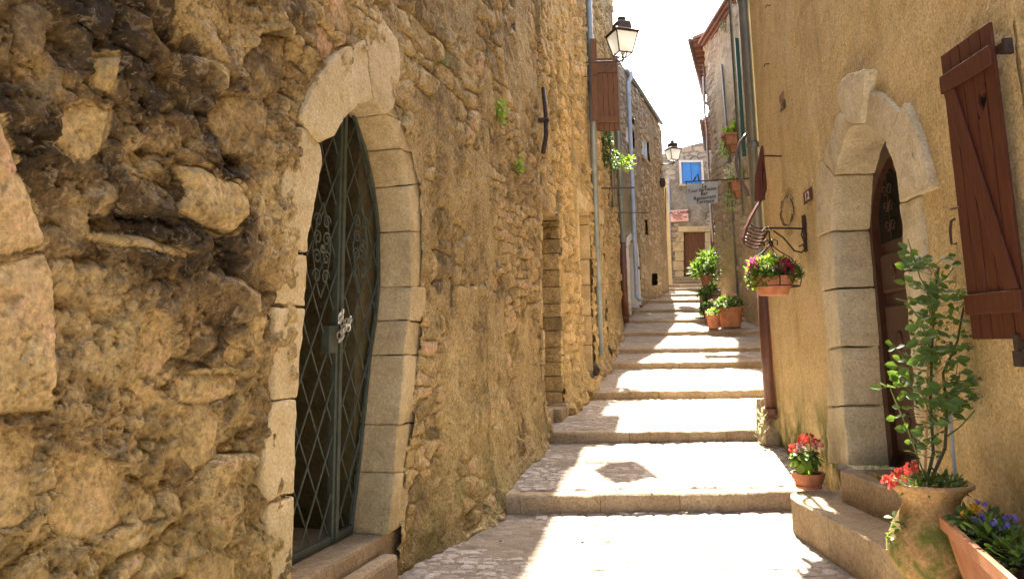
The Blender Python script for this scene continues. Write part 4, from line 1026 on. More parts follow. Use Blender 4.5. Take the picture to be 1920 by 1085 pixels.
coarse(houseR4, 'wall', [(wa.x, wa.y), (wb_.x, wb_.y)], 3, e0.z - .05, M_plastR2, .3, -1)
coarse(houseR4, 'front_wall', [(wa.x, wa.y), (wa.x + 4, wa.y)], 3, e0.z - .05, M_brick, .3, 1)

# ------------------------------------------------------------------ house closing the lane
YF = 34.2
houseF = thing('stone_house', 'grey plastered house with brown plank door and bright blue shuttered window closing the lane', 'house', (9, 34.4, 4))
FF_ = Frame((0, YF), (1, 0), 1)
def hF(Xc, Z):
    D = fbm(Xc * .8, Z * .8, 4, 601) * .10 + fbm(Xc * 4, Z * 4, 4, 602) * .04
    ID, e, r, du, dz = courses(Xc, Z, .42, .24, 611, .35, .5)
    cov = sst(.05, -.15, fbm(Xc * .6, Z * .5, 3, 47))
    return D + (.04 * sst(.02, .3, e)) * (1 - cov), np.where((cov < .5) & (e > .07), ID, -1), np.where(cov < .5, .3 + .5 * r, .3 + .5 * vn(Xc * .7, Z * .7, 5))
def pF(px, py): q = at_y(px, py, YF); return (q.x, q.z)
dF = [pF(1281, 530), pF(1323, 530), pF(1323, 434), pF(1281, 434)]
wF = [pF(1279, 346), pF(1314, 346), pF(1314, 304), pF(1279, 304)]
tops = [pF(1228, 292), pF(1256, 286), pF(1282, 276), pF(1312, 268), pF(1345, 262), pF(1400, 262)]
xs = np.arange(6.2, 12.0, .05); rows = 150
t = np.linspace(0, 1, rows); X = np.repeat(xs[:, None], rows, 1)
zt_v = np.interp(xs, [p[0] for p in tops], [p[1] for p in tops]); Z = 3.6 + (zt_v[:, None] - 3.6) * t[None, :]
D, ID, T = hF(X, Z)
V = np.stack([X, YF - D, Z], -1).reshape(-1, 3); n0, n1 = X.shape; idx = np.arange(n0 * n1).reshape(n0, n1)
F = np.stack((idx[:-1, :-1], idx[1:, :-1], idx[1:, 1:], idx[:-1, 1:]), -1)
fi = np.where((ID[:-1, :-1] == ID[1:, 1:]) & (ID[1:, :-1] == ID[:-1, 1:]), ID[:-1, :-1], -1)
cx_ = (X[:-1, :-1] + X[1:, 1:]) / 2; cz_ = (Z[:-1, :-1] + Z[1:, 1:]) / 2
keep = ~inpoly(dF, cx_, cz_) & ~inpoly(wF, cx_, cz_)
split_field(houseF, V, F[keep], fi[keep], T.reshape(-1), 'stone', 'small_stones', 'plaster_wall', M_stoneB, M_plastF, 120, 30)
coarse(houseF, 'rear_wall', [(6.2, YF + .3), (12, YF + .3)], 3.6, float(zt_v.min()) - .1, M_plastF, .3, 1)
MB().add([(6.2, YF + .05, tops[0][1] - .05), (12, YF + .05, tops[-1][1] - .05), (12, YF + 5, tops[-1][1] + .6), (6.2, YF + 5, tops[0][1] + .6)], [(0, 1, 2, 3)]).build('roof', M_tile, houseF, recalc=False)
x0, z0 = pF(1281, 516); x1, z1 = pF(1323, 434)
dr = MB().box(x0 - .03, x1 + .03, YF + .14, YF + .16, z0 - .3, z1 + .03).build('plank_door', M_dark, houseF)
for k in range(7):
    a = x0 + (x1 - x0) * k / 7
    MB().box(a + .004, a + (x1 - x0) / 7 - .004, YF + .08, YF + .14, z0, z1).build('door_plank', M_doorF, dr, bev=.006)
MB().box(x1 - .12, x1 - .06, YF + .05, YF + .08, z0 + .95, z0 + 1.05).build('door_handle', M_rust, dr)
b = MB(); b.tone = .5
def fblock(px0, py0, px1, py1, d=.06, nm='jamb_stone', mat=None, tone=.5, back=.2):
    a, c = pF(px0, py1), pF(px1, py0); bb = MB(); bb.tone = tone; bb.box(a[0], c[0], YF - d, YF + back, a[1], c[1]); return bb.build(nm, mat or M_cut, houseF, bev=.02)
for k in range(5):
    yy = 436 + k * 18; o_ = 4 * (k % 2)
    fblock(1266 - o_, yy, 1281, yy + 17.4, .07, tone=.35 + .1 * k); fblock(1323, yy, 1336 + o_, yy + 17.4, .07, tone=.7 - .1 * k)
fblock(1272, 424, 1336, 435.4, .09, 'lintel', tone=.6)
fblock(1266, 518, 1336, 527, .25, 'door_step', M_kerb, .5); fblock(1256, 527, 1340, 536, .55, 'door_step', M_kerb, .4)
# blue window
x0, z0 = pF(1279, 346); x1, z1 = pF(1314, 304)
wn_ = MB().box(x0 - .03, x1 + .03, YF + .10, YF + .14, z0, z1).build('window', M_dark, houseF)
mx = (x0 + x1) / 2
for a, c in ((x0 + .01, mx - .01), (mx + .01, x1 - .01)):
    s_ = MB().box(a, c, YF + .05, YF + .09, z0, z1).build('window_shutter', M_blue, wn_, bev=.005)
    for g0, g1 in ((.08, .50), (.56, .92)):
        MB().box(a + .08, c - .07, YF + .045, YF + .052, z0 + (z1 - z0) * g0, z0 + (z1 - z0) * g1).build('shutter_panel', M_bluel2 if 'M_bluel2' in globals() else M_blue, s_, bev=.002)
MB().box(x0 - .1, x0 - .005, YF - .04, YF + .14, z0, z1 + .1).box(x1 + .005, x1 + .1, YF - .04, YF + .14, z0, z1 + .1).box(x0 - .002, x1 + .002, YF - .04, YF + .14, z1, z1 + .1).build('window_surround', M_white, houseF)
MB().box(x0 - .14, x1 + .14, YF - .12, YF + .14, z0 - .08, z0).build('window_sill', M_cut, houseF, bev=.01)
b = MB(); p = at_y(1247, 320, YF - .2); b.tube([at_y(1253, 335, YF - .15), at_y(1258, 532, YF - .15)], .06, 8); b.build('downpipe', M_pipebl, houseF, smooth=True)
# left neighbour: tall narrow pilastered wall strip with cables
strip = thing('plastered_wall', 'narrow cream wall end with hanging cables, left of the pale blue pipe', 'wall', (6.6, 30, 3))
p0 = at_y(1240, 340, 30.5); p1 = at_y(1252, 340, 30.5)
b = MB(); b.tone = .8; b.box(p0.x - .3, p1.x, 30.5, 31.2, 3.2, at_y(1240, 345, 30.5).z); b.build('wall', M_cut, strip, bev=.03)
b = MB(); b.tone = .8; b.box(p0.x - .35, p1.x + .05, 30.45, 31.2, at_y(1240, 345, 30.5).z, at_y(1240, 338, 30.5).z); b.build('coping', M_cut, strip, bev=.03)
for k in range(2):
    b = MB(); b.tube([at_y(1244 + 4 * k, 352, 30.4), at_y(1245.5 + 3 * k, 420, 30.42), at_y(1247 + 3 * k, 525, 30.4)], .018, 5); b.build('cable', M_dark, strip)

# ------------------------------------------------------------------ pipes fixed to the houses
def pipe(root, pts, r, mat, name='downpipe', rings=(), n=12):
    b = MB(); b.tube(pts, r, n); o = b.build(name, mat, root, smooth=True)
    for (p, rr, h) in rings:
        p = Vector(p); bb = MB(); bb.tube([p, p + Vector((0, 0, h))], rr, n); bb.build('pipe_collar', mat, o, smooth=False)
    return o
def vpipe(root, x, y, z0, z1, r, mat, step=2.1, off=.9, foot=None, head=None):
    pts = [(x, y, z1), (x, y, z0)]
    if foot: pts += [(x + foot[0] * .4, y + foot[1] * .4, z0 - .06), (x + foot[0], y + foot[1], z0 - .09)]
    if head: pts = [(x + head[0], y + head[1], z1 + head[2]), (x + head[0] * .9, y + head[1] * .9, z1 + head[2] * .6)] + pts
    rings = []; z = z0 + off
    while z < z1: rings.append(((x, y, z), r * 1.22, .06)); z += step
    return pipe(root, pts, r, mat, rings=rings)
q = at_z(1117, 690, gz(14.4) + .35); 
vpipe(houseA2, float(xl(13.9)) + .10, 13.9, gz(13.9) + .35, 11.9, .062, M_zinc, 2.6, 1.9)
Yp = 19.7; xp = float(xl(Yp)) + .12
vpipe(houseA2, xp, Yp, gz(Yp) + 2.2, 9.6, .07, M_zinc, 2.5, 1.2, head=(.28, .3, .5))
vpipe(houseA2, xp, Yp, gz(Yp) + .1, gz(Yp) + 2.2, .085, M_brownpipe, 2.4, .1)
p = at_y(1166, 150, 21.2); vpipe(houseB, FB.P(1.2, 0, .12).x, FB.P(1.2, 0, .12).y, gz(21) + .55, ZB0 - .5, .06, M_pipebl, 2.2, 1.6, foot=(.12, -.15), head=(.15, .25, .45))
vpipe(houseA2, float(xl(17.6)) + .1, 17.6, gz(17.6) + 3.2, 7.6, .055, M_zincd, 2.5, 1)
# right hand corner: dark zinc above, cast iron shoe below
px_, py_ = 2.948, 8.81
vpipe(houseR, px_, py_, 2.35, 8.2, .075, M_zincd, 1.9, 1.45)
vpipe(houseR, px_, py_, .62, 2.38, .078, M_brownpipe, 1.6, .05)
pipe(houseR, [(px_ + .06, py_ - .16, .3), (px_ + .07, py_ - .16, .9), (px_ + .1, py_ - .16, 1.9), (px_ + .1, py_ - .1, 6.5)], .016, M_zincd, 'cable_duct')
pipe(houseR, [(px_ - .115, py_ + .2, 8.0), (px_ - .11, py_ + .2, 3.0)], .02, M_iron, 'cable_duct')
boulder('corner_stone', (2.93, 8.86, .42), (.14, .16, .26), M_kerb, houseR, 9, .5)
boulder('corner_stone', (2.98, 9.02, .5), (.16, .14, .36), M_kerb, houseR, 12, .7)
pipe(houseR2, [(6.22, 20.75, gz(20.7)), (6.22, 20.75, 6.5), (6.22, 20.9, 9.5)], .03, M_zincd, 'cable_duct')
for k, (xx, zz0, zz1) in enumerate([(6.17, 3.2, 10.2), (6.14, 4.5, 9.8)]):
    pipe(houseR2, [(xx, 22.72, zz1)] + [(xx + .02 * math.sin(t * 2.2 + k), 22.74, zz1 + (zz0 - zz1) * t / 9) for t in range(1, 10)], .022, M_white if k else M_gut, 'cable')
# green shutter seen edge on, high on the tan wall
b = MB(); b.box(6.12, 6.22, 19.2, 19.24, 6.3, 9.6); b.build('shutter', plain('green paint', (.012, .05, .035), (.02, .07, .05), 5, .5), houseR2)

# iron wall tie on the nearest left house
tu = yz([(1000, 225)])[0]; F0 = frY(tu[0] - .0)
b = MB(F0.M); ztop = FA.cast(1003, 165)[1]
b.tube([(.0, .09, tu[1] + .42), (.03, .11, tu[1] + .1), (.03, .11, tu[1])], .028, 6); b.tube([(.03, .11, tu[1]), (.03, .11, tu[1] - .2), (-.04, .08, tu[1] - .45)], .03, 6)
b.tube([(.03, -.1, tu[1]), (.03, .15, tu[1])], .034, 8); b.build('wall_tie', M_rust, houseA, smooth=True)

# brown board shutter standing open at right angles to the left wall
Ys = 14.6; xs0 = float(xl(Ys)) + .02
zt = at_y(1130, 110, Ys).z; zb = at_y(1135, 245, Ys).z; xe = at_y(1160, 180, Ys).x
sh = MB().box(xs0, xe, Ys + .01, Ys + .03, zb, zt).build('shutter', M_shutA, houseA2)
for k in range(5):
    a = xs0 + (xe - xs0) * k / 5; MB().box(a + .004, a + (xe - xs0) / 5 - .004, Ys - .02, Ys + .01, zb - .02 * (k % 2), zt).build('shutter_plank', M_shutA, sh)
for zz in (zb + .22, zt - .25): MB().box(xs0 + .01, xe - .01, Ys - .045, Ys - .02, zz - .07, zz + .07).build('shutter_batten', M_shutA, sh, bev=.005)
b = MB(); b.box(xs0 - .12, xs0, Ys - .9, Ys - .85, zb - .05, zt + .05); b.build('shutter', M_shutA, houseA2)
# rods across the wall
for k, (pa, pb, Y, r) in enumerate([((1119, 353), (1189, 352), 15.4, .018), ((1130, 398), (1215, 399), 18.2, .01)]):
    A, B = at_y(*pa, Y), at_y(*pb, Y); A.x = min(A.x, float(xl(Y)) - .05); b = MB(); b.tube([A, B], r, 6); b.build('iron_rod', M_rust, houseA2)
    b = MB(); c = A.lerp(B, .35); b.tube([c, c - Vector((0, 0, .12)), c - Vector((.04, 0, .18)), c - Vector((.02, 0, .24))], .01, 5); b.build('iron_hook', M_rust, houseA2)

# ------------------------------------------------------------------ lanterns
def lantern(label, top_px, Y, S, wallx, group, hand=1):
    """four sided tapering street lantern standing on a wall bracket"""
    c = at_y(*top_px, Y)         # centre of the glass body
    t = thing('street_lantern', label, 'lamp', (c.x, c.y, c.z), 0, group)
    def B(name, mat, bev=0, smooth=False): return lambda mb, par=t: mb.build(name, mat, par, bev=bev, smooth=smooth, world=False)
    h, w0, w1 = .42 * S, .145 * S, .24 * S     # half bottom, half top
    rot = math.radians(18)
    R_ = Matrix.Rotation(rot, 4, 'Z')
    fr = MB(R_)
    cs = [(-1, -1), (1, -1), (1, 1), (-1, 1)]
    for sx, sy in cs: fr.tube([(sx * w0, sy * w0, -h / 2), (sx * w1, sy * w1, h / 2)], .014 * S, 4)
    for zz, ww in ((-h / 2, w0), (h / 2, w1)):
        for i in range(4):
            a, b_ = cs[i], cs[(i + 1) % 4]; fr.tube([(a[0] * ww, a[1] * ww, zz), (b_[0] * ww, b_[1] * ww, zz)], .016 * S, 4)
    body = fr.build('lantern_frame', M_rust, t, world=False)
    for i in range(4):
        a, b_ = cs[i], cs[(i + 1) % 4]
        MB(R_).add([(a[0] * w0 * .97, a[1] * w0 * .97, -h / 2), (b_[0] * w0 * .97, b_[1] * w0 * .97, -h / 2), (b_[0] * w1 * .97, b_[1] * w1 * .97, h / 2), (a[0] * w1 * .97, a[1] * w1 * .97, h / 2)], [(0, 1, 2, 3)]).build('glass_pane', M_lglass, body, recalc=False, world=False)
    w2 = w1 * 1.12; w3 = w1 * .62; w4 = w1 * .56
    cap = MB(R_); z = h / 2 + .012 * S
    def ring(ws, zs):
        vs = [(sx * w_, sy * w_, z_) for w_, z_ in zip(ws, zs) for sx, sy in cs]; n = len(ws)
        cap.add(vs, [(i * 4 + k, i * 4 + (k + 1) % 4, (i + 1) * 4 + (k + 1) % 4, (i + 1) * 4 + k) for i in range(n - 1) for k in range(4)] + [(0, 1, 2, 3), tuple(range(4 * n - 4, 4 * n))])
    ring([w2, w2, w3, w3 * .95, w4 * .9], [z, z + .02 * S, z + .10 * S, z + .22 * S, z + .26 * S])
    cap.build('lantern_roof', M_rust, t, world=False)
    MB().lathe([(0, 0), (.05 * S, 0), (.03 * S, .04 * S), (.09 * S, .07 * S), (.09 * S, .10 * S), (.03 * S, .13 * S), (0, .15 * S)], (0, 0, z + .25 * S), 12).build('finial', M_rust, t, world=False, smooth=True)
    MB().lathe([(0, 0), (.05, 0), (.035, .1), (0, .13)], (0, 0, -h / 2 + .01), 10).build('lamp_holder', M_white, t, world=False)
    # bracket back to the wall
    b = MB(); zb = -h / 2 - .14 * S
    b.tube([(0, 0, -h / 2), (0, 0, zb)], .02 * S, 8); b.tube([(0, 0, zb), (wallx - c.x, 0, zb - .02)], .022 * S, 8)
    arc = [((wallx - c.x) * (1 - (1 - t_) ** 2) if False else (wallx - c.x) * t_, 0, zb - .30 * S * math.sin(t_ * 1.57) - 0.02) for t_ in [i / 12 for i in range(13)]]
    b.tube(arc, .009 * S, 6); br = b.build('bracket', M_rust, t, world=False)
    MB().box(wallx - c.x - .02, wallx - c.x + .01, -.04, .04, zb - .4 * S, zb + .15 * S).build('wall_plate', M_rust, t, world=False)
    for i in range(4):
        a = i * 1.5708 + rot; MB().tube([(0, 0, zb + .02), (.10 * S * math.cos(a), .10 * S * math.sin(a), zb + .05 * S), (w0 * 1.3 * math.cos(a), w0 * 1.3 * math.sin(a), -h / 2)], .009 * S, 5).build('support_arm', M_rust, t, world=False)
    return t
m, nt_, bb_ = newmat('frosted lantern glass'); bb_.inputs['Base Color'].default_value = (.9, .9, .85, 1); bb_.inputs['Roughness'].default_value = .35
tr_ = nt_.nodes.new('ShaderNodeBsdfTranslucent'); tr_.inputs[0].default_value = (.95, .95, .9, 1); mx_ = nt_.nodes.new('ShaderNodeMixShader'); mx_.inputs[0].default_value = .6
nt_.links.new(bb_.outputs[0], mx_.inputs[1]); nt_.links.new(tr_.outputs[0], mx_.inputs[2]); nt_.links.new(mx_.outputs[0], nt_.nodes['Material Output'].inputs[0]); M_lglass = m
lantern('brown framed four sided lantern on an iron wall arm beside the brown shutter', (1167, 84), 13.4, .93, float(xl(13.4)), 'wall lanterns along the lane')
t2 = lantern('small distant lantern on a wall arm at the far corner of the grey rubble house', (1262, 291), 27.0, .95, float(xB(27.0)), 'wall lanterns along the lane')
c = at_y(1241, 342, 26.9); b = MB(); b.lathe([(0, -.2), (.12, -.16), (.14, 0), (.12, .14), (0, .18)], (c.x, c.y, c.z), 12)
sp = thing('loudspeaker', 'small black loudspeaker fixed under the distant lantern', 'loudspeaker', tuple(c)); b.build('speaker_body', M_ink, sp, smooth=True); MB().tube([c, (c.x - .35, c.y, c.z)], .02, 6).build('speaker_bracket', M_rust, sp)

# ------------------------------------------------------------------ signs
Ysg = 19.0
sg = thing('hanging_sign', 'grey metal restaurant sign with black lettering hanging from an iron arm', 'sign', tuple(at_y(1317, 345, Ysg)))
cs_ = [at_y(1287, 347, Ysg), at_y(1345, 340, Ysg), at_y(1346, 380, Ysg), at_y(1289, 385, Ysg)]
b = MB(); b.add([p for p in cs_] + [p + Vector((0, .03, 0)) for p in cs_], [(0, 1, 2, 3), (7, 6, 5, 4), (0, 4, 5, 1), (1, 5, 6, 2), (2, 6, 7, 3), (3, 7, 4, 0)])
bd = b.build('sign_board', M_sign, sg)
zx = (cs_[1] - cs_[0]).normalized(); zz = Vector((0, 0, 1)); cc = (cs_[0] + cs_[2]) / 2
for s_, px, py, sz in (('Le', 1320, 349.5, .135), ('Tour Sarrasine', 1316, 356, .125), ('Bar', 1320, 363, .14), ('Restaurant', 1321, 370.3, .135), ('Terrasse', 1322, 377.6, .135)):
    p = at_y(px, py, Ysg - .012); text('lettering', s_, p, zx, zz, sz, M_ink, bd, ext=.003, sx=1.0, shear=.15)
b = MB(); a1 = at_y(1284, 341, Ysg); a2 = Vector((6.3, Ysg, at_y(1346, 335, Ysg).z)); b.tube([a1, a2], .018, 6); b.tube([cs_[0], cs_[0] + Vector((0, 0, .09))], .01, 5); b.tube([cs_[1], cs_[1] + Vector((0, 0, .07))], .01, 5)
b.tube([at_y(1300, 340, Ysg), at_y(1304, 333, Ysg), at_y(1308, 326, Ysg), at_y(1311, 340, Ysg)], .02, 5); b.build('sign_arm', M_rust, sg)
pk = thing('painted_board', 'small pink painted board with dark lettering on the grey wall above the plank door', 'sign', (7.6, YF - .2, 8))
def pF3(px, py, d): return at_y(px, py, YF - d)
cs_ = [pF3(1257, 394.5, .22), pF3(1290, 392, .22), pF3(1291, 414, .22), pF3(1258, 416, .22)]
b = MB(); b.add(cs_ + [p + Vector((0, .06, 0)) for p in cs_], [(0, 1, 2, 3), (7, 6, 5, 4), (0, 4, 5, 1), (1, 5, 6, 2), (2, 6, 7, 3), (3, 7, 4, 0)]); bd = b.build('board', M_pink, pk)
for s_, px, py, sz, mt in (('AU GAINE', 1273.5, 398.5, .19, M_ink), ('CREPERIE', 1269, 404, .12, M_ink2), ('SALON - THE', 1275, 407.6, .11, M_ink2), ('GLACES', 1274, 411.2, .09, M_ink2)):
    text('lettering', s_, pF3(px, py, .235), (1, 0, .05), (0, 0, 1), sz, mt, bd, ext=.004)
# small round lamp and brackets on the far wall
c = pF3(1340, 411, .4); rl = thing('wall_lamp', 'small round white lamp on a dark curled arm right of the plank door', 'lamp', tuple(c))
MB().lathe([(0, -.14), (.10, -.1), (.14, 0), (.10, .1), (0, .14)], tuple(c), 14).build('lamp_globe', M_white, rl, smooth=True)
MB().tube([c + Vector((0, 0, -.14)), c + Vector((0, 0, -.6))], .07, 8).build('lamp_post', M_rust, rl)
MB().tube([pF3(1323, 412, .25), pF3(1324, 400, .25), pF3(1330, 396, .3), pF3(1337, 399, .4), c], .02, 5).build('curled_arm', M_rust, rl)
MB().tube([pF3(1337, 428, .3), pF3(1337, 470, .3)], .12, 8).build('dark_post', M_brownpipe, rl)

# ------------------------------------------------------------------ foliage helpers
def cloud(name, mat, parent, centres, n, L, W, seed=0, droop=0, up=.3, world=True):
    """leaves scattered over lobes: centres = (x,y,z,rx,ry,rz)"""
    rg = random.Random(seed); b = MB()
    for i in range(n):
        x, y, z, rx, ry, rz = centres[rg.randrange(len(centres))]
        while True:
            d = Vector((rg.uniform(-1, 1), rg.uniform(-1, 1), rg.uniform(-1, 1)))
            if .25 < d.length < 1: break
        p = (x + d.x * rx, y + d.y * ry, z + d.z * rz)
        dr = Vector((d.x + rg.uniform(-.6, .6), d.y + rg.uniform(-.6, .6), d.z * .6 + up - droop + rg.uniform(-.5, .5)))
        b.leaf(p, dr, (rg.uniform(-.6, .6), rg.uniform(-.6, .6), 1), L * rg.uniform(.7, 1.25), W * rg.uniform(.7, 1.25))
    return b.build(name, mat, parent, smooth=False, recalc=False, world=world)
def stems(name, mat, parent, base, tips, r, world=True, bend=.1, seed=0):
    rg = random.Random(seed); b = MB()
    for t in tips:
        a = Vector(base); c = Vector(t); m_ = a.lerp(c, .5) + Vector((rg.uniform(-bend, bend), rg.uniform(-bend, bend), 0)) * (c - a).length
        b.tube([a, m_, c], [r, r * .8, r * .5], 5, False)
    return b.build(name, mat, parent, world=world)
def flowers(name, mat, parent, pts, rad, np_=22, ps=.02, seed=0, world=True):
    for k, p in enumerate(pts):
        rg = random.Random(seed + k); b = MB()
        for i in range(np_):
            d = Vector((rg.gauss(0, 1), rg.gauss(0, 1), rg.gauss(.2, 1))).normalized()
            b.leaf(Vector(p) + d * rad * rg.uniform(.4, 1), d + Vector((rg.uniform(-.6, .6), rg.uniform(-.6, .6), rg.uniform(-.3, .6))), d.cross(Vector((0, 0, 1))) + Vector((.1, .1, .1)), ps * rg.uniform(.8, 1.3), ps * rg.uniform(.8, 1.2))
        b.build(name, mat, parent, recalc=False, world=world)
def potprof(r0, r1, h, rim=.012, t=.014):
    return [(0, 0), (r0, 0), (r0 + (r1 - r0) * .82, h * .82), (r1 + rim * .6, h * .83), (r1 + rim, h), (r1 - t, h), (r1 - t - .004, h * .86)]
def pot(parent, r0, r1, h, mat, c=(0, 0, 0), n=36):
    MB().lathe(potprof(r0, r1, h), c, n).build('pot', mat, parent, smooth=False, world=False)
    b = MB(); n_ = 20; b.add([(c[0], c[1], c[2] + h * .88)] + [(c[0] + (r1 - .016) * math.cos(6.283 * k / n_), c[1] + (r1 - .016) * math.sin(6.283 * k / n_), c[2] + h * .87) for k in range(n_)], [(0, 1 + k, 1 + (k + 1) % n_) for k in range(n_)]); b.build('soil', M_soil, parent, world=False, recalc=False)

# ------------------------------------------------------------------ hanging basket, its arm, and the bent iron piece
bc = Vector((2.40, 6.9, 0)); zr = at_y(1456, 519, 6.9).z; zbm = at_y(1456, 553, 6.9).z
hb = thing('hanging_basket', 'terracotta pot of pink and crimson flowers hanging in a black wire cradle', 'flower pot', (bc.x, bc.y, zbm))
H = zr - zbm
pr = [(0, 0), (.125, 0), (.16, H * .45), (.172, H * .46), (.185, H), (.165, H), (.16, H * .9)]
MB().lathe(pr, (0, 0, 0), 40).build('pot', M_terra, hb, smooth=False, world=False)
MB().add([(.165 * math.cos(k * .3142), .165 * math.sin(k * .3142), H * .92) for k in range(20)], [tuple(range(20))]).build('soil', M_soil, hb, world=False, recalc=False)
zc = at_y(1450, 458, 6.9).z - zbm; cr = .235; zg = H * .45
b = MB(); b.tube([(cr * math.cos(k * .2618), cr * math.sin(k * .2618) * .9, zg) for k in range(25)], .006, 6, False); ring_ = b.build('cradle_ring', M_rust, hb, world=False)
for k in range(5):
    a = k * 1.2566 + .9; ca, sa = math.cos(a), math.sin(a) * .9
    b = MB(); b.tube([(0, 0, zc), (.08 * ca, .08 * sa, zc - .07), (.17 * ca, .17 * sa, zc * .72), (cr * 1.02 * ca, cr * 1.02 * sa, zc * .5), (cr * 1.06 * ca, cr * 1.06 * sa, zg + .05), (cr * ca, cr * sa, zg), (.155 * ca, .155 * sa, zg)], .0055, 6, False)
    b.build('cradle_wire', M_rust, hb, world=False)
    b = MB(); b.tube([(0, 0, zc + .0), (.03 * ca, .03 * sa, zc + .045), (.065 * ca, .065 * sa, zc + .03), (.065 * ca, .065 * sa, zc - .01)], .006, 6, False); b.build('scroll_wire', M_rust, hb, world=False)
za_ = at_y(1450, 428, 6.9).z
b = MB(); b.tube([(0, 0, zc), (0, 0, za_ - zbm - .02)], .007, 6); b.tube([(0.02 * math.cos(t), 0, za_ - zbm - .01 + .02 * math.sin(t)) for t in np.linspace(0, 6.28, 12)], .005, 5, False); b.build('hook', M_rust, hb, world=False)
cloud('foliage', L_mid, hb, [(-.02, 0, H + .07, .20, .19, .11), (.08, 0, H + .04, .18, .17, .10), (-.1, -.1, H, .1, .1, .06)], 700, .06, .024, 1, world=False)
cloud('foliage', L_lime, hb, [(-.06, -.03, H + .12, .15, .14, .07), (-.19, -.05, H - .0, .05, .06, .10)], 300, .055, .022, 2, world=False)
cloud('foliage', L_dark, hb, [(.13, .02, H + .04, .12, .14, .09), (.12, -.1, H, .1, .08, .06)], 340, .07, .018, 3, world=False)
flowers('flower', L_pink, hb, [(-.19, -.05, H + .10), (-.215, -.06, H + .04), (-.17, -.08, H + .14), (-.2, -.09, H + .07)], .045, 46, .022, 4, world=False)
flowers('flower', L_magenta, hb, [(.08, -.14, H + .11), (.12, -.13, H + .08), (.05, -.17, H + .09), (.09, -.17, H + .06)], .042, 42, .02, 9, world=False)
flowers('flower', L_pale, hb, [(-.1, -.1, H + .11), (.13, -.06, H + .13), (-.06, -.14, H + .05), (.02, -.14, H + .09), (-.12, -.12, H + .06)], .028, 22, .016, 14, world=False)
wx = 1.86 + .13 * 6.95
arm = thing('scroll_bracket', 'black iron scroll arm on the ochre wall that carries the hanging basket', 'bracket', (wx, 6.95, za_))
zpt, zpb = FR.cast(1502, 408)[1] - za_, FR.cast(1506, 476)[1] - za_
def AR(t, d, z): return (-d, -.05 * d / .4 + t, z)     # local: away from the wall is -x
b = MB(); b.box(-.022, .0, -.035, .035, zpb, zpt); b.build('wall_plate', M_rust, arm, world=False, bev=.004)
dA = wx - 2.40
b = MB(); b.tube([AR(0, .01, 0), AR(0, dA + .03, .005), AR(0, dA + .06, -.02), AR(0, dA + .03, -.035)], .010, 6); b.build('arm_bar', M_rust, arm, world=False)
b = MB(); b.tube([AR(0, dA - .04, -.02), AR(0, dA * .62, -.09), AR(0, .13, -.21), AR(0, .06, -.225), AR(0, .025, -.19), AR(0, .045, -.15), AR(0, .08, -.17)], .008, 6); b.tube([AR(0, .012, zpt * .6), AR(0, .05, -.06), AR(0, .012, -.16)], .007, 6); b.build('brace_scroll', M_rust, arm, world=False)

Yo = 7.6
orn = thing('iron_ornament', 'red brown bent iron piece with slatted spike and hooped ribs hanging beside the downpipe', 'iron ornament', tuple(at_y(1425, 380, Yo)))
def O(px, py, dy=0): return at_y(px, py, Yo + dy)
def strap(name, pts, wd, th=.006, par=orn):
    b = MB(); N = len(pts); vs = []
    for i, p in enumerate(pts):
        t = (pts[min(i + 1, N - 1)] - pts[max(i - 1, 0)]).normalized(); s_ = Vector((0, 1, 0)); n_ = t.cross(s_).normalized(); s_ = n_.cross(t)
        w_ = wd[i] if isinstance(wd, list) else wd
        vs += [p - s_ * w_ - n_ * th, p + s_ * w_ - n_ * th, p + s_ * w_ + n_ * th, p - s_ * w_ + n_ * th]
    fs = [(i * 4 + k, i * 4 + (k + 1) % 4, (i + 1) * 4 + (k + 1) % 4, (i + 1) * 4 + k) for i in range(N - 1) for k in range(4)] + [(0, 1, 2, 3), tuple(range(4 * N - 4, 4 * N))]
    return b.add(vs, fs).build(name, M_maroon, par)
for k in range(6):
    dx = k * 3.1; b = MB(); b.tube([O(1429 - dx * .12, 274 + dx * 2.2, .03 * k), O(1417 + dx * .9, 330 + dx * .5, .03 * k), O(1417 + dx, 378 - dx * .2, .03 * k)], .012, 5); b.build('slat', M_maroon, orn)
strap('rim_strap', [O(1429, 276), O(1424, 300), O(1418, 322), O(1415, 345)], .012, .008)
strap('rim_strap', [O(1429, 276, .1), O(1432, 310, .1), O(1435, 345, .12), O(1434, 358, .12), O(1428, 373, .08), O(1417, 390, .05), O(1406, 410, .02), O(1398, 428), O(1393, 446), O(1396, 456)], [.02, .02, .025, .035, .045, .05, .05, .045, .04, .02], .008)
for k in range(7):
    y0 = 420 + k * 6.2; x0 = 1408 - k * 2.5 + (k > 4) * (k - 4) * 2; x1 = 1440 - k * 2.2
    pts = [O(x0 + (x1 - x0) * t, y0 + 7 * math.sin(t * 3.14) * .8 + 6 * t, -.16 * math.sin(t * 3.14)) for t in np.linspace(0, 1, 12)]
    b = MB(); b.tube(pts, .0105, 6); b.build('hoop_rib', M_maroon, orn, smooth=True)
pw = FR.cast(1452, 291); pe = FR.P(pw[0], pw[1], 0)
b = MB(); b.tube([O(1430, 292, .05), Vector((1.86 + .13 * Yo + .02, Yo + .08, O(1440, 290).z))], .01, 6); b.build('fixing_rod', M_maroon, orn)
b = MB(); b.tube([O(1440, 432), O(1432, 446), O(1424, 460), O(1421, 464)], .014, 6); b.build('end_bar', M_brownpipe, orn)
# pale curved tube beside it
ct_ = thing('curved_tube', 'grey curved metal tube bowing out left of the dark downpipe', 'tube', tuple(O(1385, 330, 1)))
b = MB(); b.tube([at_y(x, y, 8.7) for x, y in ((1399, 252), (1388, 266), (1382, 285), (1380, 305), (1384, 327), (1393, 345), (1401, 358), (1403, 368))], .018, 8); b.build('tube', M_gut, ct_, smooth=True)
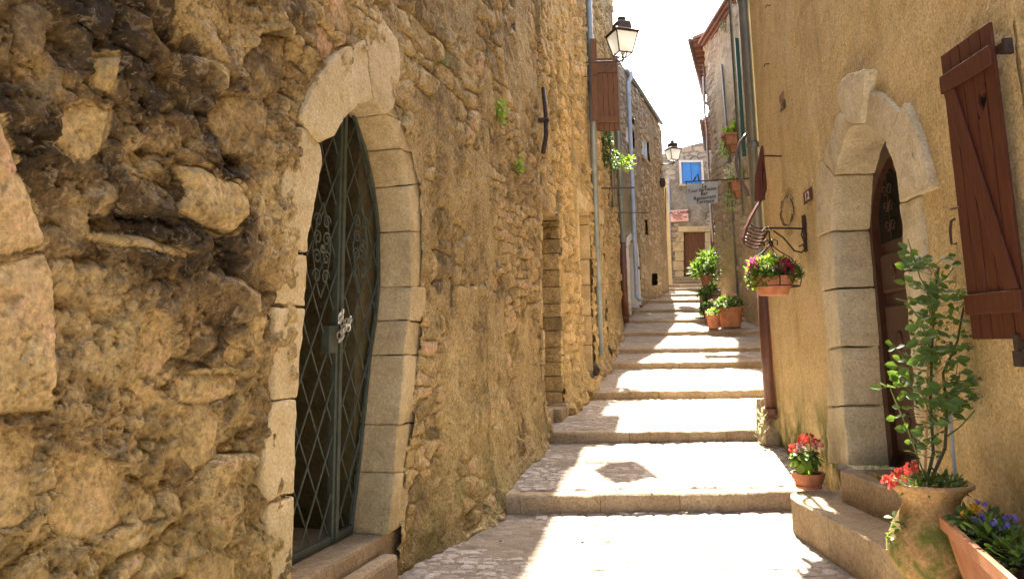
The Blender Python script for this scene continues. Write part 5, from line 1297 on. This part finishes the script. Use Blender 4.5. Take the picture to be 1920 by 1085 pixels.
# dry wreath on the plaster
wu, wz = FR.cast(1479, 395)
wr = thing('wreath', 'dry brown twig wreath on the ochre wall left of the house number', 'wreath', tuple(FR.P(wu, wz, .02)))
b = MB(FR.M); rg = random.Random(8)
for k in range(46):
    a = rg.uniform(0, 6.28); rr_ = rg.uniform(.12, .165)
    b.tube([(wu + 1.9 * rr_ * math.cos(a + t), .012 + .012 * rg.random(), wz + 1.05 * rr_ * math.sin(a + t)) for t in (0, .25, .5)], .004, 4)
b.build('twigs', M_cane, wr)

# ------------------------------------------------------------------ flower boxes high on the tan wall
def wallbox(label, px, py, wpx, Y, mat, leaves, seed, droop=1.0):
    s = wpx / FPX * Y; c = at_y(px, py, Y)
    t = thing('flower_box', label, 'flower box', (c.x, c.y, c.z), 0, 'terracotta flower boxes on the tan wall')
    b = MB(); w_, d_ = s / 2, .18
    def lay(z0, z1, k0, k1): b.add([(sx * w_ * k0, sy * d_ * k0, z0) for sx, sy in ((-1, -1), (1, -1), (1, 1), (-1, 1))] + [(sx * w_ * k1, sy * d_ * k1, z1) for sx, sy in ((-1, -1), (1, -1), (1, 1), (-1, 1))], [(0, 1, 2, 3), (4, 5, 6, 7), (0, 1, 5, 4), (1, 2, 6, 5), (2, 3, 7, 6), (3, 0, 4, 7)])
    lay(-s * .2, s * .28, .82, .95); lay(s * .28, s * .42, 1.05, 1.08)
    b.build('box', mat, t, bev=.01, world=False)
    b = MB(); b.add([(sx * w_ * (.3 if z else .55), sy * d_ * (.4 if z else .7), -s * .2 - z) for z in (0, s * .38) for sx, sy in ((-1, -1), (1, -1), (1, 1), (-1, 1))], [(0, 1, 2, 3), (4, 5, 6, 7), (0, 1, 5, 4), (1, 2, 6, 5), (2, 3, 7, 6), (3, 0, 4, 7)]); b.build('support', mat, t, bev=.008, world=False)
    MB().tube([(w_ * .4, 0, -s * .1), (6.45 - c.x, 0, -s * .1)], .02, 6).build('bracket', M_rust, t, world=False)
    if leaves:
        cloud('foliage', leaves, t, [(0, 0, s * .55, w_ * 1.05, .2, s * .22), (w_ * .5, 0, s * .75, w_ * .6, .2, s * .25)], 320, .11, .06, seed, world=False)
        rg = random.Random(seed); vs = MB(); lf = MB()
        for k in range(7):
            x = -w_ * rg.uniform(.3, 1.1); p = [Vector((x, rg.uniform(-.15, .1), s * .45))]
            for j in range(6): p.append(p[-1] + Vector((-rg.uniform(-.03, .06), rg.uniform(-.03, .03), -s * .2 * droop)))
            vs.tube(p, .006, 4, False)
            for q_ in p[1:]:
                for _ in range(3): lf.leaf(q_, (rg.uniform(-1, 1), rg.uniform(-1, 1), rg.uniform(-.8, .3)), (rg.random(), rg.random(), 1), .07, .04)
        vs.build('trailing_stem', M_cane, t, world=False); lf.build('trailing_leaves', leaves, t, recalc=False, world=False)
    return t
wallbox('terracotta flower box highest on the tan wall, with a few dry trailing stems', 1371, 44, 27, 20.5, M_terra2, L_dry, 1, .9)
wallbox('terracotta flower box with bright green leaves, middle one of three beside the downpipe', 1375, 266, 37, 20.2, M_terra2, L_lime, 2)
tb = wallbox('terracotta flower box with pale dried foliage, lowest one beside the grey curved tube', 1384, 353, 33, 19.8, M_terra2, L_lime, 3, 1.3)
cloud('dry_foliage', L_dry, tb, [(-.12, -.1, .34, .26, .2, .26), (-.02, -.1, .55, .2, .2, .25)], 380, .12, .03, 7, world=False)

# ------------------------------------------------------------------ potted plants beside the tan wall
def gpot(label, px, pyb, wpx, hpx, mat, zg, taper=.75):
    c = at_y(px, pyb, zg); c.z = gz(c.y); s = c.y / FPX
    t = thing('plant_pot', label, 'plant pot', tuple(c))
    r = wpx * s / 2; h = hpx * s / .96
    pot(t, r * taper, r, h, mat); return t, r, h
zg7 = 1.74
yq = 18.2
t, r, h = gpot('widest brown terracotta pot with pink geraniums beside the tan wall', 1371, 612, 46, 35, M_terra2, 19.35)
cloud('foliage', L_mid, t, [(-r * .4, -.1, h + .1, r * .8, r * .8, .15)], 260, .09, .06, 21, world=False); flowers('flower', L_pale, t, [(-.1, -.1, h + .28), (.12, 0, h + .3), (-.25, 0, h + .2)], .06, 24, .035, 22, world=False)
cloud('foliage', L_dark, t, [(.15, 0, h + .1, .2, .2, .14)], 120, .1, .05, 23, world=False)
stems('stem', M_stem, t, (0, 0, h * .8), [(-.2, 0, h + .2), (.1, 0, h + .25), (.2, .1, h + .15), (-.1, -.1, h + .2)], .008, world=False)
t, r, h = gpot('small square orange pot of low green leaves left of the widest pot', 1338, 614, 24, 24, M_terra, 19.15)
cloud('foliage', L_lime, t, [(0, 0, h + .06, r * .95, r, .09)], 160, .08, .04, 24, world=False)
c = at_y(1336, 588, 20.1); c.z = gz(20.1); s = c.y / FPX
t = thing('plant_pot', 'orange trough with pink flowers behind the small square pot', 'plant pot', tuple(c))
b = MB(); w_ = .19; b.add([(sx * w_ * k, sy * .13 * k, z) for z, k in ((0, .85), (.32, 1)) for sx, sy in ((-1, -1), (1, -1), (1, 1), (-1, 1))], [(0, 1, 2, 3), (4, 5, 6, 7), (0, 1, 5, 4), (1, 2, 6, 5), (2, 3, 7, 6), (3, 0, 4, 7)]); b.build('trough', M_terra, t, bev=.012, world=False)
cloud('foliage', L_grey, t, [(0, 0, .45, .22, .16, .14)], 200, .09, .04, 25, world=False); flowers('flower', L_pale, t, [(-.05, -.1, .58), (.1, -.1, .55)], .05, 24, .03, 26, world=False)
# oleander-like shrub in its pot
c = at_y(1330, 562, 21.4); c.z = gz(21.4)
t = thing('potted_shrub', 'tall potted shrub with long narrow pointed leaves in front of the plank door', 'shrub', tuple(c))
pt = at_y(1326, 533, c.y) - c; pz0 = at_y(1330, 562, c.y).z - c.z
pot(t, .13, .19, .36, M_terra2, (pt.x, 0, pt.z - .1))
MB().box(pt.x - .2, pt.x + .35, -.15, .2, 0, pt.z - .1).build('plinth', M_kerb, t, world=False, bev=.02)
s = c.y / FPX
stems('stem', M_cane, t, (pt.x, 0, pt.z + .2), [(-.25, 0, 1.1 + pz0), (.1, 0, 1.3 + pz0), (.3, 0, 1.2 + pz0), (0, .1, 1.2 + pz0)], .015, world=False)
ct2 = [((px - 1330) * s, 0, (562 - py) * s + pz0, rx * s, rx * s, ry * s) for px, py, rx, ry in ((1322, 498, 14, 14), (1334, 486, 12, 14), (1341, 500, 8, 20), (1315, 507, 10, 10), (1336, 520, 8, 16))]
cloud('foliage', L_mid, t, ct2, 420, .26, .045, 27, droop=.25, up=.5, world=False); cloud('foliage', L_lime, t, ct2[:1] + ct2[3:4], 110, .26, .045, 28, droop=.35, world=False)
c = at_y(1322, 596, 20.6); c.z = gz(20.6); s = c.y / FPX
t = thing('shrub', 'dark small leaved shrub hanging low behind the pots at the foot of the stepped lane', 'shrub', tuple(c))
cloud('foliage', L_dark, t, [((px - 1322) * s, 0, (596 - py) * s, rx * s, rx * s, ry * s) for px, py, rx, ry in ((1318, 562, 10, 14), (1325, 552, 12, 10), (1336, 548, 10, 12), (1318, 585, 6, 8), (1330, 575, 8, 12))], 520, .11, .05, 29, world=False)
stems('stem', M_cane, t, (0, 0, 0), [(-.1, 0, .5), (.1, 0, .6), (.2, 0, .5)], .015, world=False)

# ------------------------------------------------------------------ geranium bowl on the step
gc = at_z(1517, 914, SH)
t = thing('geranium_pot', 'small terracotta bowl of coral red geraniums on the lower stone step', 'flower pot', tuple(gc))
MB().lathe([(0, 0), (.10, 0), (.108, .02), (.10, .025), (.125, .08), (.13, .085), (.138, .125), (.125, .125), (.12, .11)], (0, 0, 0), 40).build('pot', M_terra, t, world=False)
MB().add([(.122 * math.cos(k * .3142), .122 * math.sin(k * .3142), .112) for k in range(20)], [tuple(range(20))]).build('soil', M_soil, t, world=False, recalc=False)
def roundleaf(b, p, d, nr, R):
    nr = Vector(nr).normalized(); a = nr.orthogonal().normalized(); c = nr.cross(a); n = 9
    vs = [Vector(p) - nr * R * .15] + [Vector(p) + a * R * math.cos(k * 6.283 / n) * (1 + .1 * (k % 2)) + c * R * math.sin(k * 6.283 / n) * (1 + .1 * (k % 2)) for k in range(n)]
    b.add(vs, [(0, 1 + k, 1 + (k + 1) % n) for k in range(n)])
def gerleaves(parent, n, cen, rad, R, mat, seed):
    rg = random.Random(seed); b = MB()
    for i in range(n):
        d = Vector((rg.gauss(0, 1), rg.gauss(0, 1), rg.gauss(.3, .8))).normalized()
        p = Vector(cen) + Vector((d.x * rad[0], d.y * rad[1], d.z * rad[2])) * rg.uniform(.55, 1)
        roundleaf(b, p, d, d + Vector((0, 0, .8)) + Vector((rg.uniform(-.4, .4), rg.uniform(-.4, .4), 0)), R * rg.uniform(.7, 1.2))
    return b.build('foliage', mat, parent, recalc=False, world=False)
gerleaves(t, 70, (0, 0, .22), (.13, .13, .10), .034, L_mid, 1); gerleaves(t, 34, (-.05, -.03, .22), (.11, .11, .11), .034, L_lime, 2)
tips = [(-.07, -.05, .33), (-.03, .0, .37), (.03, -.04, .38), (.08, -.02, .36), (.11, .02, .34), (-.1, .0, .32), (.0, .05, .39), (.05, .04, .4), (-.07, .03, .28), (.06, -.08, .34)]
stems('stem', M_stem, t, (0, 0, .1), tips, .004, world=False)
flowers('flower', L_red, t, tips[1:8], .032, 30, .024, 31, world=False); flowers('flower', L_pale, t, [tips[0], tips[8], tips[9]], .03, 24, .022, 41, world=False)

# ------------------------------------------------------------------ urn with the climbing rose
uc_ = Vector((2.08, 3.93, SH + .003))
urn = thing('urn', 'large mossy earthenware jar with flared broken rim at the right foot of the doorway', 'urn', tuple(uc_))
HU = at_y(1745, 903, 3.93).z - SH
k_ = HU / .46
prof_ = [(0, 0), (.12, 0), (.14, .02), (.185, .07), (.218, .14), (.215, .20), (.18, .28), (.145, .33), (.128, .365), (.134, .39), (.165, .425), (.198, .447), (.20, .46), (.185, .462), (.15, .43), (.11, .38)]
MB().lathe([(r * 1.0, z * k_) for r, z in prof_], (0, 0, 0), 56, .07, 3).build('jar', M_urn, urn, smooth=True, world=False)
MB().add([(.13 * math.cos(k * .3142), .13 * math.sin(k * .3142), .405 * k_) for k in range(20)], [tuple(range(20))]).build('soil', M_soil, urn, world=False, recalc=False)
def UL(px, py, dy=0): return at_y(px, py, 3.93 + dy) - uc_
ros = thing('climbing_rose', 'staked climbing rose with green leaves growing out of the mossy jar', 'rose', tuple(uc_ + Vector((0, 0, .4 * k_))))
zz_ = Vector((0, 0, .4 * k_))
def RL(px, py, dy=0): return at_y(px, py, 3.93 + dy) - uc_ - zz_
canes = [[(1738, 900, 0), (1750, 850, .02), (1745, 760, .02), (1747, 660, .03), (1752, 560, .04), (1760, 500, .02)], [(1745, 900, 0), (1772, 840, .04), (1776, 760, .05), (1768, 700, .04), (1795, 640, .05), (1810, 560, .05)],
         [(1735, 895, 0), (1700, 800, -.08), (1672, 735, -.12), (1668, 722, -.12)], [(1750, 560, .04), (1725, 520, -.02), (1712, 480, -.05), (1702, 448, -.06)], [(1752, 600, .03), (1740, 545, 0), (1775, 520, .04), (1793, 495, .05)],
         [(1747, 660, .03), (1725, 600, -.05), (1700, 565, -.07), (1680, 560, -.08)], [(1745, 780, .02), (1715, 700, -.06), (1690, 690, -.08)], [(1776, 760, .05), (1800, 700, .05), (1840, 690, .04)], [(1772, 820, .04), (1800, 800, .05), (1845, 750, .04)]]
for k, cn in enumerate(canes):
    pts = [RL(*p) for p in cn]; r = .009 if k < 2 else .0045
    MB().tube(pts, [r * (1 - .5 * i / len(pts)) for i in range(len(pts))], 6).build('cane', M_cane if k < 2 else M_stem, ros, world=False)
MB().tube([RL(1735, 885, .0), RL(1741, 660, .03), RL(1760, 505, .05)], .007, 6).build('stake', M_bamboo, ros, world=False)
MB().tube([RL(1792, 905, .08), RL(1783, 800, .08), RL(1781, 745, .08)], .009, 6).build('stake', M_pipebl, ros, world=False)
lm = []
for k, mt in enumerate((L_rose, L_dark, L_rose)):
    b = MB(); b.leaf((0, 0, 0), (1, 0, 0), (0, 0, 1), .060, .040); lm.append(b.mesh('leaf', mt, recalc=False))
rg = random.Random(77); cnt = 0
zones = [(1748, 560, 42, 55), (1750, 640, 48, 55), (1755, 720, 48, 55), (1745, 800, 45, 45), (1720, 600, 35, 60), (1790, 680, 45, 60), (1785, 560, 30, 50), (1700, 700, 30, 40), (1775, 760, 35, 50), (1720, 490, 20, 25)]
twig = MB()
for k in range(98):
    z_ = zones[k % len(zones)]; px, py = z_[0] + rg.gauss(0, .55) * z_[2], z_[1] + rg.gauss(0, .55) * z_[3]
    p = RL(px, py, rg.uniform(-.14, .1)); axis = RL(1752, min(max(py + 30, 520), 880), .02)
    d = (p - axis); d.z *= .3
    if d.length < .02: d = Vector((rg.uniform(-1, 1), rg.uniform(-1, 1), 0))
    d.normalize(); d = (d + Vector((rg.uniform(-.5, .5), rg.uniform(-.5, .5), rg.uniform(-.3, .4)))).normalized()
    twig.tube([p - d * .10 - Vector((0, 0, .02)), p, p + d * .05], .0018, 4, False)
    sd = d.cross(Vector((0, 0, 1))).normalized()
    for (off, dr) in ((Vector((0, 0, 0)), d), (-d * .03, sd), (-d * .03, -sd)):
        o = bpy.data.objects.new('leaf', lm[rg.randrange(3)]); col.objects.link(o); o.parent = ros
        X = (dr + Vector((0, 0, rg.uniform(-.5, .25)))).normalized(); Zv = (Vector((-.3, -.9, .5)) + Vector((rg.uniform(-.7, .7), rg.uniform(-.5, .5), rg.uniform(-.6, .6)))).normalized(); Yv = Zv.cross(X).normalized(); Zv = X.cross(Yv)
        s_ = rg.uniform(.7, 1.25); q = p + off + d * .05
        o.matrix_basis = Matrix(((X.x * s_, Yv.x * s_, Zv.x * s_, q.x), (X.y * s_, Yv.y * s_, Zv.y * s_, q.y), (X.z * s_, Yv.z * s_, Zv.z * s_, q.z), (0, 0, 0, 1)))
cloud('small_leaves', L_rose, ros, [tuple(RL(x, y, dy)) + (.07, .09, .10) for x, y, dy in ((1750, 540, 0), (1748, 620, 0), (1760, 700, .02), (1755, 780, 0), (1735, 840, 0), (1780, 640, .04), (1725, 680, -.04), (1790, 740, .04))], 300, .036, .024, 555, world=False)['kind'] = 'stuff'
twig.build('twigs', M_stem, ros, world=False)
gr = thing('geranium', 'coral red geranium with small leaves spilling over the left rim of the mossy jar', 'flowers', tuple(uc_ + zz_))
cloud('foliage', L_dark, gr, [(0, -.03, .05, .13, .1, .05), (-.06, 0, .05, .1, .1, .05), (.1, 0, .04, .07, .08, .04)], 300, .05, .016, 51, world=False)
cloud('foliage', L_mid, gr, [(-.16, .0, -.14, .03, .05, .09), (-.17, .02, -.24, .03, .04, .05)], 50, .05, .035, 52, world=False)
flowers('flower', L_red, gr, [UL(1676, 897, -.05) - zz_, UL(1690, 888, -.06) - zz_, UL(1709, 876, -.06) - zz_, UL(1667, 903, -.04) - zz_], .022, 26, .022, 53, world=False)
stems('stem', M_stem, gr, (-.03, 0, 0), [UL(1680, 897, -.05) - zz_, UL(1709, 876, -.06) - zz_], .003, world=False)

# ------------------------------------------------------------------ terracotta trough with pansies
a_ = at_z(1765, 970, CZ - .84); 
dv = Vector((-.30, -1.0, 0)).normalized(); nv = Vector((-dv.y, dv.x, 0)); nv = nv if nv.x > 0 else -nv
tr = thing('flower_trough', 'long terracotta trough of dark pansies on the ground at the right front of the doorway', 'flower trough', (a_.x, a_.y, 0))
def TP(u, v, z): q = dv * u + nv * v; return (q.x, q.y, a_.z + z)
LT = 1.0; dp = .26; ht = .30
b = MB(); fs = [(0, 1, 2, 3), (0, 1, 5, 4), (1, 2, 6, 5), (2, 3, 7, 6), (3, 0, 4, 7), (4, 5, 9, 8), (5, 6, 10, 9), (6, 7, 11, 10), (7, 4, 8, 11), (8, 9, 13, 12), (9, 10, 14, 13), (10, 11, 15, 14), (11, 8, 12, 15)]
vs = []
for (i, z) in ((.06, -ht), (0, 0), (.025, 0), (.03, -.08)): vs += [TP(i, i, z), TP(LT - i, i, z), TP(LT - i, dp - i, z), TP(i, dp - i, z)]
b.add(vs, fs); trough = b.build('trough', M_terra2, tr, world=False, bev=.006)
b = MB()
for zz in (-.05,): b.add([TP(-.008, -.008, zz), TP(LT + .008, -.008, zz), TP(LT + .008, dp, zz), TP(-.008, dp, zz), TP(-.008, -.008, .004), TP(LT + .008, -.008, .004), TP(LT + .008, .018, .004), TP(-.008, .018, .004)], [(0, 1, 5, 4), (4, 5, 6, 7), (0, 4, 7)])
b.build('rim', M_terra2, tr, world=False)
MB().add([TP(.03, .03, -.04), TP(LT - .03, .03, -.04), TP(LT - .03, dp - .03, -.04), TP(.03, dp - .03, -.04)], [(0, 1, 2, 3)]).build('soil', M_soil, tr, world=False, recalc=False)
cl = [TP(u, .13, .0) + (.1, .1, .05) for u in (.1, .25, .4, .55, .7)]
cloud('foliage', L_dark, tr, cl, 420, .05, .024, 61, world=False); cloud('foliage', L_mid, tr, [TP(.12, .08, .02) + (.06, .06, .03), TP(.4, .1, .02) + (.1, .08, .04)], 60, .05, .03, 62, world=False)
flowers('flower', L_yel, tr, [TP(.10, .12, .06), TP(.14, .09, .05)], .02, 12, .028, 63, world=False); flowers('flower', L_blu, tr, [TP(.24, .1, .05), TP(.05, .16, .07), TP(.42, .12, .06), TP(.33, .2, .07)], .014, 10, .022, 64, world=False)
bs = MB(); bs.tone = .4; z0_t = -.1; bs.add([TP(i, j, z) for z in (z0_t - a_.z, -ht - .002) for i, j in ((-.02, .0), (LT, 0), (LT, dp), (-.02, dp))], [(0, 1, 2, 3), (4, 5, 6, 7), (0, 1, 5, 4), (1, 2, 6, 5), (2, 3, 7, 6), (3, 0, 4, 7)])
bs.build('stone_plinth', M_kerb, tr, world=False, bev=.01)

# ------------------------------------------------------------------ wall plants
def wallplant(label, px, py, leaves, n, r, L, W, seed, off=.06, droop=.2, extra=None):
    Y = 0
    for yy in np.arange(4, 19, .02):
        q = at_y(px, py, yy)
        if q.x < float(xl(yy)) + off: Y = yy; break
    Y = Y or 15; c = at_y(px, py, Y)
    t = thing('wall_plant', label, 'plant', tuple(c))
    cloud('foliage', leaves, t, [(0, 0, 0, r[0], r[1], r[2]), (-.03, r[1] * .4, -r[2] * .5, r[0] * .8, r[1] * .6, r[2] * .6)], n, L, W, seed, droop=droop, world=False)
    stems('stem', M_stem, t, (-off, 0, .02), [(0, 0, r[2] * .7), (.02, r[1] * .5, -r[2] * .7), (r[0] * .5, 0, 0)], .004, world=False)
    return t
wallplant('small bright green plant rooted high in the rubble wall left of the iron wall tie', 941, 206, L_lime, 90, (.05, .18, .10), .05, .035, 71)
wallplant('small bright green plant growing from the rubble wall below the iron wall tie', 972, 306, L_lime, 90, (.05, .18, .10), .05, .035, 72)
wallplant('tiny green tuft in the rubble wall right of the arch top', 834, 112, L_mid, 30, (.03, .07, .04), .04, .025, 73)
wallplant('mossy green tuft at the foot of the near rubble wall, left of the arch stones', 452, 1040, L_mid, 160, (.012, .09, .05), .012, .009, 74, .05)
wallplant('small mossy tuft in a crack near the bottom of the near rubble wall', 368, 1035, L_dark, 90, (.012, .04, .04), .012, .008, 75, .05)
c = Vector((float(xl(15.9)) + .15, 15.9, at_y(1118, 285, 15.9).z))
t = thing('wall_bush', 'dark trailing bush on the left wall beneath the brown shutter, bright tips in sun', 'bush', tuple(c))
s = 15.9 / FPX
cloud('foliage', L_dark, t, [(0, 0, .1, .14, .3, .4), (.12, 0, -.2, .2, .25, .22), (-.02, .1, .4, .1, .3, .25)], 600, .09, .04, 76, droop=.4, world=False)
cloud('foliage', L_lime, t, [(.42, -.05, -.33, .16, .12, .12), (.5, -.05, -.2, .07, .08, .1)], 90, .09, .04, 77, world=False)
stems('stem', M_cane, t, (-.1, 0, .3), [(.4, 0, -.3), (.3, 0, -.2), (.1, 0, -.4)], .012, world=False)
c = Vector((2.82, 8.78, .3))
t = thing('weed', 'pale weed growing from the corner stones at the foot of the brown pipe', 'plant', tuple(c))
cloud('foliage', L_dry, t, [(0, 0, .12, .08, .06, .12), (.0, -.02, .3, .05, .05, .1)], 60, .08, .018, 78, up=.8, world=False)
stems('stem', M_stem, t, (0, 0, -.05), [(-.05, 0, .25), (.04, 0, .35), (0, 0, .3)], .004, world=False)
# moss bumps, fallen bits on the paving
rg = random.Random(4); b = MB()
for k in range(150):
    Y = rg.uniform(4.2, 11.5); X = rg.uniform(float(xl(Y)) + .2, float(xr(Y)) - .4 if Y < 8.7 else 3.4); a = rg.uniform(0, 6.28)
    b.leaf((X, Y, float(gzv(Y)) + .016), (math.cos(a), math.sin(a), .1), (rg.uniform(-.4, .4), rg.uniform(-.4, .4), 1), rg.uniform(.02, .05), rg.uniform(.008, .02))
o = b.build('leaf_litter', M_cane, street, recalc=False); o['kind'] = 'stuff'
